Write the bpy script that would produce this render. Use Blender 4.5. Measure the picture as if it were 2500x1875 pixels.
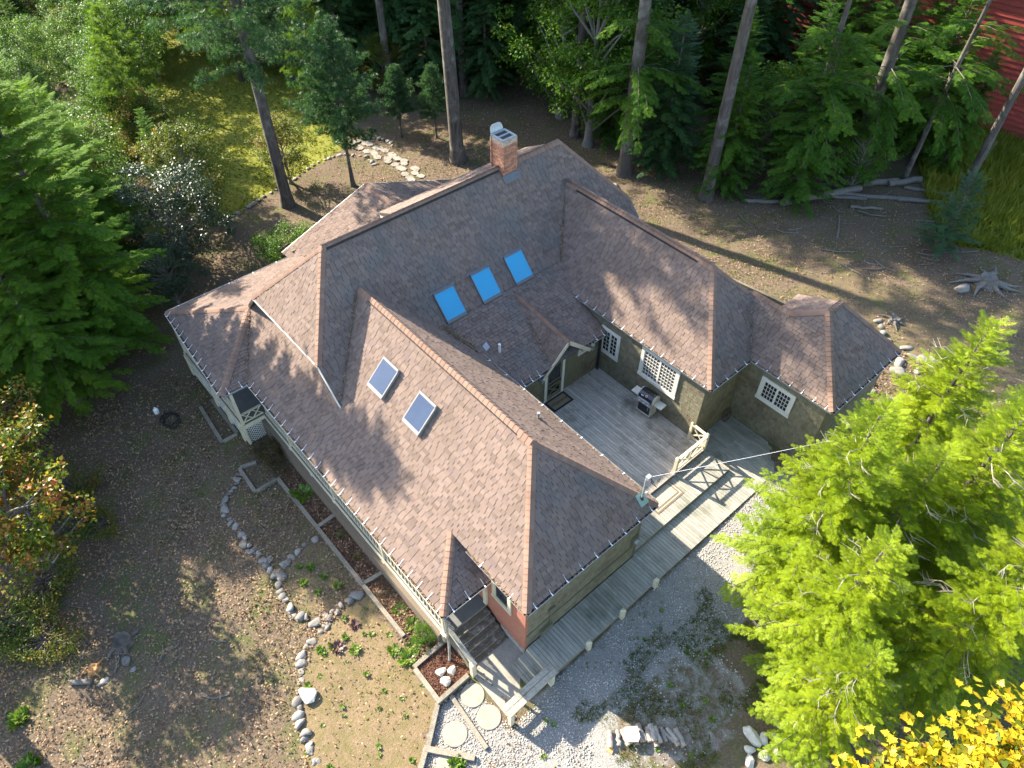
import bpy, math, random
import numpy as np
from mathutils import Vector, Matrix

# ------------------------------------------------------------------ scene, camera, sky, sun
for o in list(bpy.data.objects): bpy.data.objects.remove(o)
scn = bpy.context.scene
COL = scn.collection
R = math.radians
cam = bpy.data.cameras.new('camera')
cam.sensor_width = 36.0; cam.lens = 24.965; cam.clip_end = 2000; cam.clip_start = 0.1
camo = bpy.data.objects.new('camera', cam); COL.objects.link(camo)
CAM = Vector((21.303, -7.782, 24.018))
camo.location = CAM
camo.rotation_euler = (R(90 - 47.144), 0, R(49.1))
scn.camera = camo
SUN_EL, SUN_AZ = 30.0, 14.0        # light travels towards azimuth SUN_AZ
SD = Vector((math.cos(R(SUN_EL))*math.cos(R(SUN_AZ)), math.cos(R(SUN_EL))*math.sin(R(SUN_AZ)), -math.sin(R(SUN_EL))))
w = bpy.data.worlds.new('World'); scn.world = w; w.use_nodes = True
nt = w.node_tree; nt.nodes.clear()
sky = nt.nodes.new('ShaderNodeTexSky'); sky.sky_type = 'NISHITA'; sky.sun_disc = False
sky.sun_elevation = R(SUN_EL); sky.sun_rotation = math.atan2(-SD.x, -SD.y)
bg = nt.nodes.new('ShaderNodeBackground'); bg.inputs[1].default_value = 0.14
wo = nt.nodes.new('ShaderNodeOutputWorld')
nt.links.new(sky.outputs[0], bg.inputs[0]); nt.links.new(bg.outputs[0], wo.inputs[0])
sl = bpy.data.lights.new('sun', 'SUN'); sl.energy = 5.0; sl.angle = R(0.55); sl.color = (1.0, 0.90, 0.74)
so = bpy.data.objects.new('sun', sl); COL.objects.link(so); so.rotation_euler = SD.to_track_quat('-Z', 'Y').to_euler(); so.location = (-20, -10, 40)
scn.view_settings.view_transform = 'Standard'; scn.view_settings.look = 'None'
scn.view_settings.exposure = 2.2; scn.view_settings.gamma = 1.0; scn.view_settings.use_curve_mapping = False
scn.render.engine = 'CYCLES'
scn.cycles.max_bounces = 6; scn.cycles.transparent_max_bounces = 4; scn.cycles.diffuse_bounces = 4

rng = np.random.default_rng(7)
random.seed(11)

# ------------------------------------------------------------------ materials
MATS = {}
def _n(nt, t, **kw):
    n = nt.nodes.new(t)
    for k, v in kw.items(): setattr(n, k, v)
    return n
def _base(name):
    m = bpy.data.materials.new(name); m.use_nodes = True
    nt = m.node_tree; nt.nodes.clear()
    out = nt.nodes.new('ShaderNodeOutputMaterial')
    MATS[name] = m
    return m, nt, out
def rnd_val(nt, k=1.0):
    """one random number per loose piece and per object"""
    g = _n(nt, 'ShaderNodeNewGeometry'); oi = _n(nt, 'ShaderNodeObjectInfo')
    a = _n(nt, 'ShaderNodeMath', operation='ADD'); nt.links.new(g.outputs['Random Per Island'], a.inputs[0]); nt.links.new(oi.outputs['Random'], a.inputs[1])
    f = _n(nt, 'ShaderNodeMath', operation='FRACT'); nt.links.new(a.outputs[0], f.inputs[0])
    return f.outputs[0]
def noise(nt, scale, detail=4, sc=(1, 1, 1), rough=0.55):
    g = _n(nt, 'ShaderNodeNewGeometry'); mp = _n(nt, 'ShaderNodeMapping'); mp.inputs['Scale'].default_value = sc
    nt.links.new(g.outputs['Position'], mp.inputs['Vector'])
    t = _n(nt, 'ShaderNodeTexNoise'); t.inputs['Scale'].default_value = scale; t.inputs['Detail'].default_value = detail; t.inputs['Roughness'].default_value = rough
    nt.links.new(mp.outputs[0], t.inputs['Vector'])
    return t.outputs['Fac']
def ramp(nt, fac, stops, interp='LINEAR'):
    r = _n(nt, 'ShaderNodeValToRGB'); r.color_ramp.interpolation = interp
    el = r.color_ramp.elements
    while len(el) < len(stops): el.new(0.5)
    for e, (p, c) in zip(el, stops): e.position = p; e.color = (c[0], c[1], c[2], 1)
    nt.links.new(fac, r.inputs[0]); return r.outputs[0]
def mixc(nt, a, b, fac, mode='MIX'):
    m = _n(nt, 'ShaderNodeMix', data_type='RGBA', blend_type=mode)
    for i, v in ((0, fac), (6, a), (7, b)):
        if isinstance(v, (int, float)): m.inputs[i].default_value = v
        elif isinstance(v, tuple): m.inputs[i].default_value = (v[0], v[1], v[2], 1)
        else: nt.links.new(v, m.inputs[i])
    return m.outputs[2]
def mrange(nt, v, a, b, c=0.0, d=1.0):
    m = _n(nt, 'ShaderNodeMapRange'); m.inputs[1].default_value = a; m.inputs[2].default_value = b; m.inputs[3].default_value = c; m.inputs[4].default_value = d
    nt.links.new(v, m.inputs[0]); return m.outputs[0]
def finish(nt, out, col, rough=0.8, spec=0.3, metal=0.0, bump=None, bstr=0.3, bdist=0.02):
    p = _n(nt, 'ShaderNodeBsdfPrincipled')
    if isinstance(col, tuple): p.inputs['Base Color'].default_value = (*col, 1)
    else: nt.links.new(col, p.inputs['Base Color'])
    if isinstance(rough, (int, float)): p.inputs['Roughness'].default_value = rough
    else: nt.links.new(rough, p.inputs['Roughness'])
    p.inputs['Specular IOR Level'].default_value = spec; p.inputs['Metallic'].default_value = metal
    if bump is not None:
        b = _n(nt, 'ShaderNodeBump'); b.inputs['Strength'].default_value = bstr; b.inputs['Distance'].default_value = bdist
        nt.links.new(bump, b.inputs['Height']); nt.links.new(b.outputs[0], p.inputs['Normal'])
    nt.links.new(p.outputs[0], out.inputs[0]); return p
def simple(name, c1, c2=None, scale=6, sc=(1, 1, 1), rough=0.75, spec=0.3, metal=0, bump=0.0, isl=0.0, c3=None, sc3=1.5):
    m, nt, out = _base(name)
    c2 = c2 or tuple(0.72*x for x in c1)
    f = noise(nt, scale, 6, sc, 0.65)
    col = ramp(nt, f, [(0.30, c2), (0.68, c1)])
    if c3: col = mixc(nt, col, c3, mrange(nt, noise(nt, sc3, 5, (1, 1, 1), 0.7), 0.5, 0.72))
    if isl:
        v = mrange(nt, rnd_val(nt), 0, 1, 1 - isl, 1 + isl)
        cc = _n(nt, 'ShaderNodeVectorMath', operation='SCALE'); nt.links.new(col, cc.inputs[0]); nt.links.new(v, cc.inputs['Scale']); col = cc.outputs[0]
    finish(nt, out, col, rough, spec, metal, f if bump else None, bump)
    return m
def leafmat(name, stops, trans=0.45, rough=0.5, spec=0.35, nscale=0.35, tint=(1.25, 1.2, 0.5)):
    """foliage: many leaf colours, light passing through"""
    m, nt, out = _base(name)
    r = rnd_val(nt); nz = noise(nt, nscale, 3)
    a = _n(nt, 'ShaderNodeMath', operation='MULTIPLY_ADD'); nt.links.new(r, a.inputs[0]); a.inputs[1].default_value = 0.55
    s = mrange(nt, nz, 0.3, 0.7, 0.0, 0.45); nt.links.new(s, a.inputs[2])
    col = ramp(nt, a.outputs[0], stops)
    p = _n(nt, 'ShaderNodeBsdfPrincipled'); nt.links.new(col, p.inputs['Base Color']); p.inputs['Roughness'].default_value = rough; p.inputs['Specular IOR Level'].default_value = spec
    t = _n(nt, 'ShaderNodeBsdfTranslucent')
    tc = mixc(nt, col, tint, 1.0, 'MULTIPLY'); nt.links.new(tc, t.inputs[0])
    mx = _n(nt, 'ShaderNodeMixShader'); mx.inputs[0].default_value = trans
    nt.links.new(p.outputs[0], mx.inputs[1]); nt.links.new(t.outputs[0], mx.inputs[2]); nt.links.new(mx.outputs[0], out.inputs[0])
    return m

def shingle_mat(name, stops, moss, patchcol):
    m, nt, out = _base(name)
    col = ramp(nt, rnd_val(nt), stops)
    big = noise(nt, 0.55, 5, (1, 1, 1), 0.6)
    col = mixc(nt, col, patchcol, mrange(nt, big, 0.45, 0.75, 0, moss))  # patch tint: stain, moss and painted slope shade
    g = noise(nt, 90, 3); col = mixc(nt, col, (0.75, 0.75, 0.75), mrange(nt, g, 0.3, 0.7, 0.6, 0.0), 'MULTIPLY')
    st = noise(nt, 2.2, 4, (1, 1, 0.25)); col = mixc(nt, col, (0.78, 0.78, 0.80), mrange(nt, st, 0.5, 0.75, 0, 0.8), 'MULTIPLY')
    finish(nt, out, col, 0.92, 0.15, 0, g, 0.4, 0.006)
    return m
SH = [(0.0, (0.132, 0.096, 0.077)), (0.25, (0.162, 0.119, 0.096)), (0.5, (0.182, 0.131, 0.106)), (0.75, (0.196, 0.145, 0.118)), (1.0, (0.148, 0.109, 0.096))]
shingle_mat('asphalt_shingle', SH, 0.5, (0.125, 0.092, 0.070))
shingle_mat('mossy_shaded_shingle', SH, 0.8, (0.110, 0.112, 0.108))  # grey tint: moss plus cool shade of the away-facing slopes painted in
shingle_mat('ridge_shingle', [(0, (0.195, 0.122, 0.088)), (1, (0.235, 0.152, 0.112))], 0.25, (0.15, 0.092, 0.064))
simple('roof_felt', (0.045, 0.038, 0.034), rough=0.95)
simple('olive_shingle', (0.185, 0.165, 0.108), (0.13, 0.118, 0.076), 5, rough=0.8, isl=0.17, bump=0.3, c3=(0.10, 0.078, 0.052), sc3=0.8)
simple('olive_board', (0.14, 0.132, 0.080), (0.105, 0.10, 0.06), 4, rough=0.8, bump=0.15)
simple('red_stucco', (0.36, 0.145, 0.09), (0.29, 0.11, 0.07), 7, rough=0.85, bump=0.3, c3=(0.30, 0.17, 0.12), sc3=2.5)
simple('cream_paint', (0.56, 0.50, 0.36), (0.46, 0.41, 0.29), 3, (1, 1, 1), 0.6, c3=(0.44, 0.40, 0.30), sc3=2.2)
simple('white_trim', (0.62, 0.60, 0.53), (0.54, 0.52, 0.455), 5, rough=0.55, c3=(0.52, 0.50, 0.43), sc3=1.6)
simple('grey_paint_floor', (0.13, 0.135, 0.125), (0.10, 0.10, 0.095), 4, rough=0.6)
simple('gutter_metal', (0.42, 0.45, 0.46), (0.33, 0.35, 0.36), 5, rough=0.3, spec=0.5, metal=0.55)
simple('bracket_white', (0.82, 0.84, 0.86), (0.70, 0.72, 0.75), 8, rough=0.4)
simple('deck_wood', (0.47, 0.42, 0.355), (0.23, 0.20, 0.165), 3.2, (0.8, 14, 14), 0.85, bump=0.3, isl=0.16, c3=(0.13, 0.12, 0.085), sc3=1.1)
simple('walk_wood', (0.33, 0.315, 0.27), (0.18, 0.17, 0.14), 3.2, (0.8, 14, 14), 0.85, bump=0.3, isl=0.15, c3=(0.13, 0.13, 0.095), sc3=0.7)
simple('timber_wood', (0.27, 0.235, 0.18), (0.13, 0.11, 0.085), 3.5, (6, 6, 6), 0.9, bump=0.5, isl=0.12, c3=(0.12, 0.11, 0.08), sc3=1.4)
simple('rail_wood', (0.36, 0.34, 0.28), (0.17, 0.155, 0.125), 4, (8, 2, 8), 0.85, bump=0.4, c3=(0.09, 0.085, 0.07), sc3=1.8)
simple('peeling_tread', (0.17, 0.14, 0.10), (0.085, 0.07, 0.05), 4, (10, 1.5, 6), 0.85, bump=0.4, c3=(0.36, 0.31, 0.25), sc3=4.5)
simple('concrete', (0.30, 0.275, 0.225), (0.22, 0.20, 0.165), 12, rough=0.9, bump=0.2, c3=(0.19, 0.17, 0.14), sc3=1.2)
simple('pale_concrete', (0.30, 0.27, 0.215), (0.22, 0.195, 0.155), 14, rough=0.9, bump=0.25, c3=(0.19, 0.165, 0.125), sc3=2.8)
simple('foundation', (0.36, 0.34, 0.30), (0.24, 0.22, 0.19), 6, rough=0.9, bump=0.3)
simple('brick', (0.40, 0.19, 0.115), (0.29, 0.135, 0.085), 9, rough=0.85, bump=0.3, isl=0.3)
simple('pale_brick', (0.48, 0.36, 0.27), (0.34, 0.24, 0.17), 9, rough=0.85, bump=0.3, isl=0.2)
simple('mortar', (0.34, 0.27, 0.21), (0.27, 0.21, 0.16), 20, rough=0.95)
simple('lead_flashing', (0.13, 0.135, 0.14), (0.10, 0.10, 0.105), 6, rough=0.5, metal=0.2)
simple('black_metal', (0.03, 0.03, 0.032), (0.02, 0.02, 0.022), 6, rough=0.45)
simple('black_enamel', (0.018, 0.018, 0.02), (0.012, 0.012, 0.014), 6, rough=0.15, spec=0.6)
simple('steel', (0.52, 0.53, 0.54), (0.42, 0.43, 0.44), 6, rough=0.3, metal=0.7)
simple('galvanised', (0.36, 0.375, 0.385), (0.26, 0.275, 0.285), 8, rough=0.45, metal=0.4)
simple('grill_side', (0.42, 0.40, 0.36), (0.34, 0.32, 0.29), 6, rough=0.4)
simple('red_enamel', (0.6, 0.06, 0.04), (0.5, 0.05, 0.03), 6, rough=0.4)
simple('rust_iron', (0.14, 0.085, 0.062), (0.05, 0.035, 0.03), 12, rough=0.8)
simple('verdigris', (0.24, 0.33, 0.27), (0.19, 0.27, 0.22), 6, rough=0.6)
simple('mat_rubber', (0.03, 0.03, 0.032), (0.02, 0.02, 0.022), 20, rough=0.9)
simple('mat_coir', (0.23, 0.18, 0.115), (0.17, 0.13, 0.08), 30, rough=0.95)
simple('mat_letters', (0.035, 0.03, 0.025), rough=0.95)
simple('mat_tan', (0.36, 0.315, 0.24), (0.30, 0.26, 0.195), 12, rough=0.95)
simple('mat_brown', (0.16, 0.125, 0.09), (0.12, 0.095, 0.07), 12, rough=0.95)
simple('white_stone', (0.50, 0.47, 0.41), (0.33, 0.30, 0.25), 9, rough=0.9, bump=0.8)
simple('field_stone', (0.25, 0.235, 0.21), (0.135, 0.125, 0.11), 6, rough=0.85, bump=0.4, isl=0.3, c3=(0.21, 0.16, 0.115), sc3=3.0)
simple('cut_slab', (0.62, 0.60, 0.56), (0.50, 0.475, 0.43), 5, rough=0.6)
simple('bark', (0.11, 0.092, 0.078), (0.030, 0.025, 0.022), 1.6, (5, 5, 0.7), 0.95, bump=1.0, c3=(0.17, 0.16, 0.14), sc3=1.1)
simple('grey_bark', (0.20, 0.185, 0.165), (0.10, 0.09, 0.08), 4.0, (5, 5, 1.2), 0.95, bump=0.8)
simple('log_bark', (0.34, 0.30, 0.255), (0.19, 0.165, 0.14), 5.0, (3, 3, 3), 0.95, bump=0.7)
simple('cut_wood', (0.52, 0.27, 0.10), (0.40, 0.19, 0.07), 9, rough=0.8)
simple('dead_wood', (0.19, 0.172, 0.15), (0.085, 0.075, 0.065), 4.0, (4, 4, 4), 0.95, bump=0.6)
simple('twig', (0.12, 0.10, 0.08), (0.07, 0.056, 0.045), 6, rough=0.95)
simple('red_siding', (0.25, 0.040, 0.027), (0.16, 0.026, 0.02), 2.0, (1, 6, 6), 0.6, isl=0.15)
simple('red_roofing', (0.26, 0.05, 0.035), rough=0.6)
simple('white_cable', (0.75, 0.75, 0.76), rough=0.5)
simple('black_cable', (0.02, 0.02, 0.02), rough=0.5)
simple('flagstone', (0.26, 0.24, 0.20), (0.18, 0.165, 0.135), 4, rough=0.9, isl=0.15, bump=0.3)
simple('white_plastic', (0.8, 0.8, 0.78), rough=0.4)
simple('dark_glass', (0.022, 0.026, 0.030), (0.016, 0.02, 0.024), 2, rough=0.06, spec=0.6)
simple('reflect_pane', (0.10, 0.105, 0.11), (0.06, 0.062, 0.066), 1.5, rough=0.08, spec=0.6)  # pale reflection in the big window painted into the pane colour
simple('blue_glass', (0.003, 0.25, 0.43), (0.003, 0.23, 0.41), 0.5, rough=0.08, spec=0.6)
simple('sky_glass', (0.040, 0.055, 0.095), (0.028, 0.040, 0.072), 1.2, rough=0.07, spec=0.55)  # blue of the reflected sky painted into the dark base
simple('frame_grey', (0.24, 0.235, 0.22), (0.18, 0.175, 0.165), 8, rough=0.5)
simple('red_mulch', (0.19, 0.075, 0.045), (0.10, 0.04, 0.028), 18, rough=0.95, bump=0.8)

GS = [(0.0, (0.030, 0.085, 0.014)), (0.45, (0.060, 0.145, 0.020)), (0.8, (0.11, 0.205, 0.022)), (1.0, (0.18, 0.245, 0.026))]
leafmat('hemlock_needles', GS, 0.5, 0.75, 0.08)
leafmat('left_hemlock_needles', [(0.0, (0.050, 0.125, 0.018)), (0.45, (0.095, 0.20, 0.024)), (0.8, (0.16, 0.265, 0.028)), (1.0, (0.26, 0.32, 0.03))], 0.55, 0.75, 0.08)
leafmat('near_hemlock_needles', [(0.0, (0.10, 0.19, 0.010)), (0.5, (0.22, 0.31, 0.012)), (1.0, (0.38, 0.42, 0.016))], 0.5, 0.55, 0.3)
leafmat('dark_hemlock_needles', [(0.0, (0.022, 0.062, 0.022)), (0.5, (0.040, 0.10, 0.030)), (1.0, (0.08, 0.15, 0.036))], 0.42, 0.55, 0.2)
leafmat('pine_needles', [(0.0, (0.022, 0.062, 0.030)), (0.5, (0.038, 0.10, 0.040)), (1.0, (0.07, 0.14, 0.045))], 0.35, 0.5, 0.3, tint=(1.25, 1.25, 0.6))
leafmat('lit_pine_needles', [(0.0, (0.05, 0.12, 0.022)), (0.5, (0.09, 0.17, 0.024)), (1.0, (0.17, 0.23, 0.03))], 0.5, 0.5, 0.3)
leafmat('green_leaves', [(0.0, (0.032, 0.085, 0.010)), (0.5, (0.062, 0.145, 0.012)), (0.85, (0.12, 0.205, 0.014)), (1.0, (0.22, 0.24, 0.016))], 0.45, 0.5, 0.25)
leafmat('autumn_leaves', [(0.0, (0.035, 0.075, 0.012)), (0.45, (0.075, 0.12, 0.016)), (0.72, (0.17, 0.16, 0.02)), (0.88, (0.30, 0.13, 0.03)), (1.0, (0.36, 0.10, 0.04))], 0.45, 0.5, 0.25)
leafmat('maple_leaves', [(0.0, (0.05, 0.13, 0.012)), (0.35, (0.12, 0.19, 0.016)), (0.55, (0.25, 0.23, 0.02)), (0.75, (0.38, 0.17, 0.035)), (1.0, (0.42, 0.14, 0.08))], 0.42, 0.4, 0.4, nscale=0.9)
leafmat('yellow_maple_leaf', [(0.0, (0.20, 0.27, 0.015)), (0.35, (0.42, 0.37, 0.018)), (0.7, (0.55, 0.41, 0.02)), (1.0, (0.56, 0.28, 0.03))], 0.5, 0.45, 0.3)
leafmat('glossy_leaves', [(0.0, (0.014, 0.030, 0.014)), (0.6, (0.028, 0.055, 0.024)), (1.0, (0.05, 0.085, 0.035))], 0.2, 0.44, 0.4)
leafmat('brown_shrub_leaves', [(0.0, (0.035, 0.035, 0.012)), (0.6, (0.075, 0.06, 0.02)), (1.0, (0.16, 0.085, 0.03))], 0.25, 0.6, 0.2)
leafmat('plant_leaves', [(0.0, (0.05, 0.12, 0.012)), (0.6, (0.11, 0.20, 0.018)), (1.0, (0.24, 0.28, 0.03))], 0.35, 0.45, 0.4)
leafmat('purple_leaves', [(0.0, (0.045, 0.022, 0.026)), (0.6, (0.09, 0.042, 0.045)), (1.0, (0.13, 0.09, 0.06))], 0.25, 0.45, 0.4)
leafmat('grass_blades', [(0.0, (0.05, 0.085, 0.012)), (0.5, (0.10, 0.13, 0.02)), (1.0, (0.22, 0.20, 0.05))], 0.35, 0.6, 0.2)
leafmat('lawn_blades', [(0.0, (0.10, 0.15, 0.015)), (0.5, (0.18, 0.21, 0.02)), (1.0, (0.30, 0.27, 0.04))], 0.4, 0.6, 0.2)
leafmat('dead_leaves', [(0.0, (0.075, 0.045, 0.028)), (0.3, (0.15, 0.092, 0.052)), (0.6, (0.25, 0.165, 0.10)), (0.85, (0.36, 0.26, 0.17)), (1.0, (0.34, 0.13, 0.05))], 0.12, 0.8, 0.15, nscale=3.0)
simple('pale_twig', (0.32, 0.285, 0.235), (0.22, 0.19, 0.155), 9, rough=0.9)
leafmat('mulch_chips', [(0.0, (0.07, 0.034, 0.022)), (0.5, (0.14, 0.068, 0.044)), (1.0, (0.23, 0.13, 0.088))], 0.0, 0.9, 0.1, nscale=3)
leafmat('pebbles', [(0.0, (0.15, 0.142, 0.13)), (0.4, (0.28, 0.26, 0.235)), (0.7, (0.41, 0.385, 0.345)), (1.0, (0.58, 0.55, 0.50))], 0.0, 0.8, 0.25, nscale=2.0)

# ------------------------------------------------------------------ mesh helpers
def new_mesh(name, V, F, mat=None, smooth=False):
    me = bpy.data.meshes.new(name)
    if isinstance(V, np.ndarray) and isinstance(F, np.ndarray):
        nv, nf, k = len(V), len(F), F.shape[1]
        me.vertices.add(nv); me.vertices.foreach_set('co', V.astype(np.float32).ravel())
        me.loops.add(nf*k); me.loops.foreach_set('vertex_index', F.astype(np.int32).ravel())
        me.polygons.add(nf); me.polygons.foreach_set('loop_start', np.arange(0, nf*k, k, dtype=np.int32))
        if smooth: me.polygons.foreach_set('use_smooth', np.ones(nf, dtype=bool))
        me.update(calc_edges=True)
    else:
        me.from_pydata([tuple(v) for v in V], [], [tuple(f) for f in F])
        if smooth:
            for p in me.polygons: p.use_smooth = True
        me.update()
    if mat: me.materials.append(MATS[mat])
    return me
class MB:
    def __init__(s): s.v = []; s.f = []
    def add(s, V, F):
        b = len(s.v); s.v += [tuple(p) for p in V]; s.f += [tuple(i + b for i in f) for f in F]; return s
    def box(s, a, b):
        x0, y0, z0 = a; x1, y1, z1 = b
        return s.add([(x0,y0,z0),(x1,y0,z0),(x1,y1,z0),(x0,y1,z0),(x0,y0,z1),(x1,y0,z1),(x1,y1,z1),(x0,y1,z1)],
                     [(0,3,2,1),(4,5,6,7),(0,1,5,4),(1,2,6,5),(2,3,7,6),(3,0,4,7)])
    def bar(s, p, q, wd, ht, up=(0, 0, 1)):
        p = Vector(p); q = Vector(q); d = (q - p).normalized(); u = Vector(up)
        sx = d.cross(u)
        if sx.length < 1e-4: sx = d.cross(Vector((0, 1, 0)))
        sx = sx.normalized()*wd/2; uu = sx.cross(d).normalized()*ht/2
        V = [p-sx-uu, p+sx-uu, p+sx+uu, p-sx+uu, q-sx-uu, q+sx-uu, q+sx+uu, q-sx+uu]
        return s.add(V, [(0,1,2,3),(7,6,5,4),(0,4,5,1),(1,5,6,2),(2,6,7,3),(3,7,4,0)])
    def tube(s, pts, radii, n=8, cap=True):
        pts = [Vector(p) for p in pts]; rings = []
        for i, p in enumerate(pts):
            d = (pts[min(i+1, len(pts)-1)] - pts[max(i-1, 0)]).normalized()
            a = d.cross(Vector((0.31, 0.95, 0.05)));
            if a.length < 0.05: a = d.cross(Vector((1, 0, 0)))
            a.normalize(); b = d.cross(a)
            r = radii[i] if hasattr(radii, '__len__') else radii
            rings.append([p + (a*math.cos(t) + b*math.sin(t))*r for t in [2*math.pi*k/n for k in range(n)]])
        V = [v for r_ in rings for v in r_]; F = []
        for i in range(len(pts)-1):
            for k in range(n): F.append((i*n+k, i*n+(k+1) % n, (i+1)*n+(k+1) % n, (i+1)*n+k))
        if cap: F.append(tuple(range(n-1, -1, -1))); F.append(tuple((len(pts)-1)*n+k for k in range(n)))
        return s.add(V, F)
    def prism(s, poly, off):
        n = len(poly); off = Vector(off); A = [Vector(p) for p in poly]; B = [p + off for p in A]
        return s.add(A + B, [tuple(range(n-1, -1, -1)), tuple(range(n, 2*n))] + [(i, (i+1) % n, n+(i+1) % n, n+i) for i in range(n)])
    def mesh(s, name, mat, smooth=False): return new_mesh(name, s.v, s.f, mat, smooth)
THINGS = {}
def link(name, data, parent=None, mw=None):
    o = bpy.data.objects.new(name, data); COL.objects.link(o)
    if parent is not None:
        o.parent = parent
        base = THINGS.get(parent.name)
        M = Matrix.Translation(-base) if base is not None else Matrix.Identity(4)
        o.matrix_local = M @ (mw if mw is not None else Matrix.Identity(4))
    elif mw is not None: o.matrix_world = mw
    return o
def tag(o, label, cat, group=None):
    o['label'] = label; o['category'] = cat
    if group: o['group'] = group
    return o
def thing(name, label, cat, loc=(0, 0, 0), group=None, rotz=0):
    o = bpy.data.objects.new(name, None); COL.objects.link(o); o.location = loc; o.rotation_euler = (0, 0, rotz); o.empty_display_size = 0.1
    THINGS[o.name] = Vector(loc) if not rotz else Vector((0, 0, 0))
    return tag(o, label, cat, group)
def local_thing(name, label, cat, loc, group=None, rotz=0, scale=1.0):
    """an Empty whose children are modelled around its own origin"""
    o = bpy.data.objects.new(name, None); COL.objects.link(o); o.location = loc; o.rotation_euler = (0, 0, rotz)
    o.scale = (scale, scale, scale) if not hasattr(scale, '__len__') else scale
    return tag(o, label, cat, group)
def struct(o): o['kind'] = 'structure'; return o
def stuff(o): o['kind'] = 'stuff'; return o
def gz(x, y): return -0.3 + 0.03*(x - 13) + 0.03*y
def gzf(x, y):
    """ground height (gentle, levelling out far away)"""
    s = 0.03*(x - 13) + 0.03*y
    return -0.3 + 3.0*np.tanh(s/3.0)
def inpoly(x, y, P):
    x = np.asarray(x, float); y = np.asarray(y, float); c = np.zeros(x.shape, bool); n = len(P)
    for i in range(n):
        x0, y0 = P[i]; x1, y1 = P[(i+1) % n]
        if y0 == y1: continue
        k = ((y0 > y) != (y1 > y)) & (x < (x1-x0)*(y-y0)/(y1-y0) + x0); c ^= k
    return c
def gz(x, y): return float(gzf(x, y))
# ------------------------------------------------------------------ ground
P_LAWN = [(-58, 6), (-40, 5), (-28, 3), (-21, 1.5), (-18.1, 2.6), (-18.9, 6), (-20, 11), (-21, 14), (-30, 15.5), (-58, 19)]
P_GRAVEL = [(15.4, 17.9), (15.3, 13.0), (15.5, 6), (15.5, -0.9), (15.7, -2.9), (13.6, -2.9), (13.5, -4.2), (14.4, -5.4), (14.9, -6.1), (16.5, -7.5), (19.5, -6), (19.2, -1.2), (17.6, -0.4), (17.4, 2.2), (18.4, 4.2), (18.2, 9), (17.3, 13), (16.9, 18.3)]
P_GRAVEL2 = [(17.4, -0.4), (19.4, -1.0), (20.6, 1.5), (20, 4), (18, 4), (17.2, 2)]
P_SAND = [(10.8, -3.8), (12, -4.2), (13.5, -4.3), (14.4, -5.4), (14.9, -6.3), (15.6, -9.5), (12.4, -8.5), (11.0, -8.1), (9.6, -7.2), (8.8, -6.0), (8.5, -4.9), (8.5, -4.0)]
P_BED2 = [(5.2, -3.9), (8.4, -3.9), (8.2, -5.4), (7.6, -6.0), (6.2, -6.0), (5.5, -5.6)]
P_MULCH = [(1.6, -3.8), (1.0, -2.7), (11.9, -2.7), (11.9, -3.2), (10.9, -3.8)]
P_PLANTER = [(11.98, -2.78), (12.03, -4.16), (13.5, -4.18), (13.47, -2.74)]
P_MEADOW = [(10.5, 33.5), (12.5, 31.5), (30, 38), (30, 60), (6, 44), (7.5, 38)]
P_PATHR = [(9, 22), (13, 21.5), (20, 22.5), (30, 27), (45, 38), (45, 42), (28, 31), (18, 26), (10, 25.5)]
def cover(x, y):
    """what covers the ground: lawn grass, pebbles, sandy soil"""
    lawn = np.clip(inpoly(x, y, P_LAWN)*0.95 + inpoly(x, y, P_MEADOW)*0.8, 0, 1)
    grav = inpoly(x, y, P_GRAVEL)*0.9 + inpoly(x, y, P_GRAVEL2)*0.45
    sand = inpoly(x, y, P_SAND)*1.0 + inpoly(x, y, P_BED2)*0.45 + inpoly(x, y, P_PATHR)*0.45
    return lawn, grav, sand
def axis_steps(a, b, step, far):
    c = np.arange(a, b + 1e-6, step); lo = [c[0]]; hi = [c[-1]]; s = step
    while lo[-1] > -far: s *= 1.35; lo.append(lo[-1] - s)
    s = step
    while hi[-1] < far: s *= 1.35; hi.append(hi[-1] + s)
    return np.concatenate([np.array(lo[::-1][:-1]), c, np.array(hi[1:])])
gx = axis_steps(-24, 27, 0.3, 500); gy = axis_steps(-17, 34, 0.3, 500)
GX, GY = np.meshgrid(gx, gy, indexing='ij')
GZ = gzf(GX, GY) + 0.035*np.sin(GX*1.3 + 0.7*GY)*np.sin(GY*1.1 - 0.4*GX) + 0.02*np.sin(GX*3.1)*np.sin(GY*2.7)
keep = (GX > 11.5) & (GX < 17) & (GY > -6) & (GY < 19); GZ = np.where(keep, gzf(GX, GY), GZ)
nx, ny = GX.shape
V = np.stack([GX, GY, GZ], -1).reshape(-1, 3)
ii, jj = np.meshgrid(np.arange(nx-1), np.arange(ny-1), indexing='ij'); a = (ii*ny + jj).ravel()
F = np.stack([a, a+ny, a+ny+1, a+1], -1)
me = new_mesh('ground', V, F, None, True)
lw, gr, sd = cover(V[:, 0], V[:, 1])
at = me.color_attributes.new('cover', 'FLOAT_COLOR', 'POINT')
at.data.foreach_set('color', np.stack([lw, gr, sd, np.ones_like(lw, dtype=float)], -1).astype(np.float32).ravel())
m, nt, out = _base('ground_cover')
ca = _n(nt, 'ShaderNodeVertexColor', layer_name='cover'); sp = _n(nt, 'ShaderNodeSeparateColor'); nt.links.new(ca.outputs[0], sp.inputs[0])
n1 = noise(nt, 0.8, 8, rough=0.7); n2 = noise(nt, 14, 6, rough=0.75); n3 = noise(nt, 2.6, 6, rough=0.7); n4 = noise(nt, 55, 3)
dirt = ramp(nt, n2, [(0.25, (0.058, 0.042, 0.029)), (0.5, (0.112, 0.084, 0.058)), (0.72, (0.21, 0.16, 0.108))])
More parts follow.
